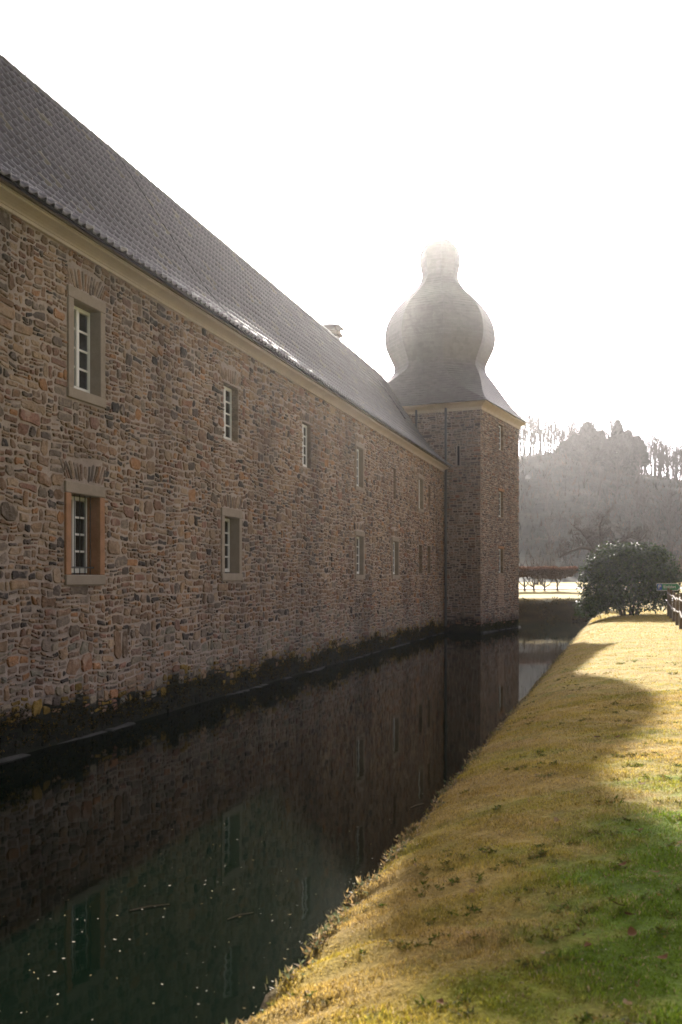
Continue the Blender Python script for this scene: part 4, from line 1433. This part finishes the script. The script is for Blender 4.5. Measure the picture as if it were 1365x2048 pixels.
# ivy and dead leaves on the dark far bank
r_ = np.random.default_rng(71)
n = 5000
ix = r_.uniform(2, 17, n); iz = r_.uniform(.0, 1.3, n)
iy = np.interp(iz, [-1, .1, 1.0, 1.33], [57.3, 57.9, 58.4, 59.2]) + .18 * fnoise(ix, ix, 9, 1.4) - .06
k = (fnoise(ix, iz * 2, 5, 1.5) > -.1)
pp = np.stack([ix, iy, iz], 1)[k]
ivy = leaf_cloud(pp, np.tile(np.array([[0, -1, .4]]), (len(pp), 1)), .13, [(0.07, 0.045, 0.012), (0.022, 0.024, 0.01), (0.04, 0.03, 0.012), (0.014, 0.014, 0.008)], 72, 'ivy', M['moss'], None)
tag(ivy, 'dull ivy and dead leaves clinging to the dark far bank', 'ivy', None, 'stuff')

# ------------------------------------------------------------------ fence, sign and parked car
fence = empty('post_and_rope_fence', (11.7, 34.3, .75))
tag(fence, 'rustic post fence with two sagging grey rails along the lawn', 'fence')
fpos = [(10.45 + i * .896, 30.2 + i * 3.04) for i in range(6)]
FX, FY, FZ = fence.location
ptop = []
rf = random.Random(3)
for i, (x, y) in enumerate(fpos):
    h = 1.18 + rf.uniform(-.05, .08) + (.12 if i == 5 else 0)
    lx_, ly_ = rf.uniform(-.03, .03), rf.uniform(-.03, .03)
    gz = float(lawn_z(x, y)) - FZ
    mb = MB().pipe([(x - FX, y - FY, gz - .2), (x - FX + lx_ * .5, y - FY + ly_ * .5, gz + h * .5), (x - FX + lx_, y - FY + ly_, gz + h)], [.065, .062, .055], 7)
    mb.build('post', M['fence_wood'], fence)
    ptop.append((x - FX + lx_, y - FY + ly_, gz + h))
for hh in (.16, .64):
    pts = []
    for i, q in enumerate(ptop):
        pts.append((q[0] - .06, q[1] - .04, q[2] - hh + rf.uniform(-.03, .03)))
        if i < len(ptop) - 1:
            q2 = ptop[i + 1]
            for f in (.33, .66):
                pts.append((q[0] * (1 - f) + q2[0] * f - .06 + rf.uniform(-.05, .05), q[1] * (1 - f) + q2[1] * f, q[2] * (1 - f) + q2[2] * f - hh - .05 + rf.uniform(-.05, .04)))
    MB().pipe(pts, .028, 6).build('rail', M['rope'], fence)

sgx, sgy = 14.95, 45.75
sz = 2.4 + (1160 - 1174) / 1991 * sgy
sign = empty('direction_sign', (sgx, sgy, .75))
tag(sign, 'green arrow sign with blue parking square and white lettering above the fence', 'sign')
MB().tube((.35, .06, -.2), (.35, .06, sz - .75 + .1), .03, .03, 8).build('post', M['zinc'], sign)
def arrow(w0, w1, tip, hh, y0, y1):
    p = [(w0, hh), (w0, -hh), (w1, -hh), (tip, 0), (w1, hh)]
    n = 5
    return MB().add([(a, y0, sz - .75 + b) for a, b in p] + [(a, y1, sz - .75 + b) for a, b in p], [tuple(range(n)), tuple(range(n, 2 * n))[::-1]] + [((i + 1) % n, i, n + i, n + (i + 1) % n) for i in range(n)])
arrow(-.46, .52, .68, .165, 0.0, .025).build('board', M['sign_white'], sign)
arrow(-.44, .51, .645, .145, -.006, -.001).build('panel', M['sign_green'], sign)
MB().box(-.43, -.20, -.012, -.007, sz - .75 - .14, sz - .75 + .14).build('parking_panel', M['sign_blue'], sign)
def text(body, x, z, size, parent, y=-.016):
    cu = D.curves.new('lettering', 'FONT')
    cu.body = body; cu.size = size; cu.align_x = 'CENTER'; cu.align_y = 'CENTER'; cu.extrude = .002
    cu.materials.append(M['sign_white'])
    o = D.objects.new('lettering', cu); COL.objects.link(o); o.parent = parent
    o.location = (x, y, z); o.rotation_euler = (R(90), 0, 0)
    bpy.context.view_layer.update()
    me_ = D.meshes.new_from_object(o.evaluated_get(bpy.context.evaluated_depsgraph_get()))
    o2 = D.objects.new('lettering', me_); COL.objects.link(o2); o2.parent = parent
    o2.location = (x, y, z); o2.rotation_euler = (R(90), 0, 0)
    D.objects.remove(o)
    return o2
text('P', -.315, sz - .75, .27, sign, -.018)
text('Einfahrt', .15, sz - .75, .185, sign, -.012)

car = empty('parked_car', (18.7, 50.6, .52), R(0))
tag(car, 'white parked car cut off by the right edge behind the fence', 'car')
side = [(-2.0, .35), (-2.05, .75), (-1.9, .92), (-1.25, .98), (-.55, 1.42), (.9, 1.46), (1.75, 1.05), (2.0, .95), (2.05, .4), (1.6, .25), (-1.6, .25)]
bm = bmesh.new()
rows = []
for (y, k) in ((-.84, .0), (-.80, .03), (.80, .03), (.84, .0)):
    rows.append([bm.verts.new((x * (1 if abs(y) < .82 else .985), y * (1 - .12 * max(0, z - .95) / .5), z - (0 if abs(y) < .82 else .02))) for x, z in side])
n = len(side)
for a_, b_ in zip(rows[:-1], rows[1:]):
    for i in range(n):
        bm.faces.new((a_[i], a_[(i + 1) % n], b_[(i + 1) % n], b_[i]))
bm.faces.new(rows[0][::-1]); bm.faces.new(rows[-1])
bmesh.ops.recalc_face_normals(bm, faces=bm.faces)
me = D.meshes.new('body'); bm.to_mesh(me); bm.free(); me.materials.append(M['car_white'])
o = D.objects.new('body', me); COL.objects.link(o); o.parent = car
bv = o.modifiers.new('bevel', 'BEVEL'); bv.width = .04; bv.segments = 3; bv.limit_method = 'ANGLE'
for sy in (-1, 1):
    for (pts_) in ([(-1.1, 1.0), (-.52, 1.36), (.05, 1.39), (.05, 1.0)], [(.12, 1.0), (.12, 1.39), (.85, 1.38), (1.45, 1.06)]):
        yy = lambda z: sy * (.84 * (1 - .12 * max(0, z - .95) / .5) + .008)
        MB().add([(x, yy(z), z - .015) for x, z in pts_] + [(x, yy(z) - sy * .03, z - .015) for x, z in pts_], [(0, 1, 2, 3), (7, 6, 5, 4), (0, 4, 5, 1), (1, 5, 6, 2), (2, 6, 7, 3), (3, 7, 4, 0)]).build('side_window', M['car_glass'], car)
MB().add([(-1.20, -.70, 1.03), (-1.20, .70, 1.03), (-.60, .66, 1.41), (-.60, -.66, 1.41)], [(0, 1, 2, 3)]).build('windscreen', M['car_glass'], car)
for x in (-1.3, 1.3):
    for y in (-.80, .80):
        w_ = MB().tube((x, y - .1, .32), (x, y + .1, .32), .32, .32, 20).build('wheel', M['rubber'], car)
        MB().tube((x, y - .105, .32), (x, y + .105, .32), .2, .2, 16).build('rim', M['rim'], w_)
for y in (-.62, .62):
    MB().box(-2.055, -2.0, y - .16, y + .16, .70, .82).build('headlight', M['sign_white'], car, bevel=.01)
    MB().box(2.0, 2.06, y - .14, y + .14, .75, .92).build('tail_light', M['tail_light'], car, bevel=.01)

# ------------------------------------------------------------------ small things on the water and the grass
def leaf_mesh(name, L_, W_, curl, col, seed, mat):
    r0 = random.Random(seed)
    mb = MB()
    n = 6
    up, dn, mid = [], [], []
    for i in range(n + 1):
        f = i / n
        w_ = W_ * math.sin(math.pi * min(max(f, .02), .98)) ** .7 * r0.uniform(.8, 1.15)
        x = L_ * (f - .5)
        z = curl * (f - .5) ** 2 * L_ * 4
        mid.append((x, 0, z)); up.append((x, w_ / 2, z + curl * w_ * .5)); dn.append((x, -w_ / 2, z + curl * w_ * .4))
    vs_ = mid + up + dn
    m_ = n + 1
    fs = []
    for i in range(n):
        fs += [(i, i + 1, m_ + i + 1, m_ + i), (i + 1, i, 2 * m_ + i, 2 * m_ + i + 1)]
    mb.add(vs_, fs, col)
    return mb.mesh(name, mat, True)
flecks = [leaf_mesh('floating_leaf', .034, .017, .12, (0.42, 0.37, 0.29), 1, M['moss']), leaf_mesh('floating_leaf', .028, .018, .1, (0.42, 0.36, 0.2), 2, M['moss']),
          leaf_mesh('floating_leaf', .045, .012, .1, (0.33, 0.24, 0.11), 3, M['moss'])]
rw = random.Random(21)
spots = []
def water_pt(px, py):
    Y = 2.4 * 1991 / (py - 1160)
    return ((px - 682.5) / 1991 * Y, Y)
for px, py in [(345, 1737), (412, 1762), (290, 1773), (340, 1772), (235, 1832), (285, 1820), (310, 1814), (130, 1832), (76, 1841), (240, 1903), (407, 1926), (325, 1970), (395, 1977), (116, 1990), (43, 2027), (185, 2041),
               (570, 1919), (546, 1964), (508, 1977), (507, 2028), (540, 1887), (600, 1885), (480, 1835), (545, 1843), (595, 1812), (580, 1830), (553, 1793), (500, 1767), (593, 1739), (507, 1721), (475, 1680), (440, 1693),
               (427, 1690), (450, 1733), (468, 1780), (425, 1783), (410, 1770), (423, 1797), (345, 1660), (80, 1675), (155, 1840), (165, 1865), (148, 1885), (128, 1918), (110, 1945), (230, 1880), (260, 1880), (365, 1548),
               (715, 1655), (700, 1663), (742, 1689), (770, 1718), (745, 1718), (722, 1745), (700, 1765), (708, 1768), (745, 1740), (720, 1790), (712, 1795), (690, 1825), (676, 1860), (640, 1865), (820, 1620), (845, 1588), (890, 1570),
               (760, 1610), (780, 1640), (930, 1530), (945, 1500), (860, 1545)]:
    spots.append(water_pt(px, py))
while len(spots) < 190:
    px, py = rw.uniform(-60, 720), rw.uniform(1560, 2120)
    x, y = water_pt(px, py)
    t = tdist(x, y)
    if -6.6 < t < BANK - .12 and rw.random() < (.9 if t > -4.2 else .35):
        spots.append((x, y))
for i, (x, y) in enumerate(spots):
    if tdist(x, y) > BANK - .06:
        continue
    o = D.objects.new('floating_leaf', flecks[0 if i % 3 == 0 else rw.randint(0, 2)])
    COL.objects.link(o)
    o.location = (x, y, .004)
    k = rw.uniform(.2, .5) if i > 70 else rw.uniform(.35, .75)
    o.scale = (k, k, k)
    o.rotation_euler = (rw.uniform(-.1, .1), rw.uniform(-.1, .1), rw.uniform(0, 6.28))
    tag(o, 'tiny pale leaf scrap floating on the dark moat water', 'leaf', 'leaf scraps floating on the moat')
for i, (px, py, L_, a, lab) in enumerate([(300, 1816, .30, .5, 'thin pale twig floating on the moat among leaf scraps at the lower left'), (482, 1833, .22, .7, 'short straw-coloured twig floating on the open dark water'), (835, 1612, .25, .9, 'thin twig floating on the moat near the middle of the bank')]):
    x, y = water_pt(px, py)
    o = MB().pipe([(-L_ / 2, 0, .006), (0, .012, .010), (L_ / 2, 0, .006)], [.004, .005, .003], 5).build('floating_twig', M['fence_wood'])
    o.location = (x, y, 0); o.rotation_euler = (0, 0, a)
    tag(o, lab, 'twig')

def lawn_pt(px, py):
    Y = 6.0
    for _ in range(30):
        X = (px - 682.5) / 1991 * Y
        Y = (2.4 - float(lawn_z(X, Y))) * 1991 / (py - 1160)
    return X, Y
oak = [leaf_mesh('fallen_leaf', .13, .085, .14, (0.085, 0.042, 0.024), 4, M['moss']), leaf_mesh('fallen_leaf', .09, .05, .2, (0.17, 0.085, 0.04), 5, M['moss']), leaf_mesh('fallen_leaf', .07, .04, .3, (0.34, 0.24, 0.14), 6, M['moss'])]
FL = [(1240, 1822, 0, .75, 'largest dark brown oak leaf curled in the green grass near the corner'), (1262, 1842, 0, .65, 'dark brown curled leaf lying just beside the largest oak leaf'), (1115, 1651, 2, 1.1, 'pale upright leaf lying alone on the shaded grass'),
      (945, 1796, 2, 1.0, 'pale flat leaf on the straw-coloured grass by the bank'), (1265, 1880, 1, .8, None), (1177, 1905, 1, .7, None), (1245, 1740, 1, .7, None), (1310, 1755, 1, .7, None), (1278, 1670, 1, .8, None), (1235, 1480, 1, .9, None),
      (1195, 1480, 0, .8, None), (1255, 2025, 2, .9, None), (1325, 1930, 1, .7, None), (940, 1878, 2, .6, None), (1360, 1695, 2, .7, None), (1150, 1565, 2, 1.0, None), (1085, 1920, 2, .5, None), (1285, 1575, 1, .8, None), (1060, 1610, 2, .6, None),
      (880, 2020, 1, .6, None), (830, 1740, 2, .6, None), (995, 1600, 2, .7, None)]
for (px, py, k, sc_, lab) in FL:
    x, y = lawn_pt(px, py)
    o = D.objects.new('fallen_leaf', oak[k]); COL.objects.link(o)
    o.location = (x, y, float(lawn_z(x, y)) + .03)
    o.scale = (sc_,) * 3
    o.rotation_euler = (rw.uniform(-.35, .35), rw.uniform(-.35, .35), rw.uniform(0, 6.28))
    tag(o, lab or 'small dry fallen leaf scattered on the grass bank', 'leaf', 'fallen leaves on the grass bank')

# ------------------------------------------------------------------ misty air
hz = MB().box(-175, 230, -96, 245, -2.2, 42)
m = D.materials.new('misty_air'); m.use_nodes = True
nt = m.node_tree
nt.nodes.remove(nt.nodes['Principled BSDF'])
pv = nt.nodes.new('ShaderNodeVolumePrincipled')
pv.inputs['Color'].default_value = (0.80, 0.785, 0.78, 1)
pv.inputs['Density'].default_value = 0.00022
pv.inputs['Anisotropy'].default_value = 0.865
nt.links.new(pv.outputs[0], nt.nodes['Material Output'].inputs['Volume'])
haze = hz.build('haze', m)
tag(haze, 'thin bright morning mist filling the valley', None, None, 'stuff')
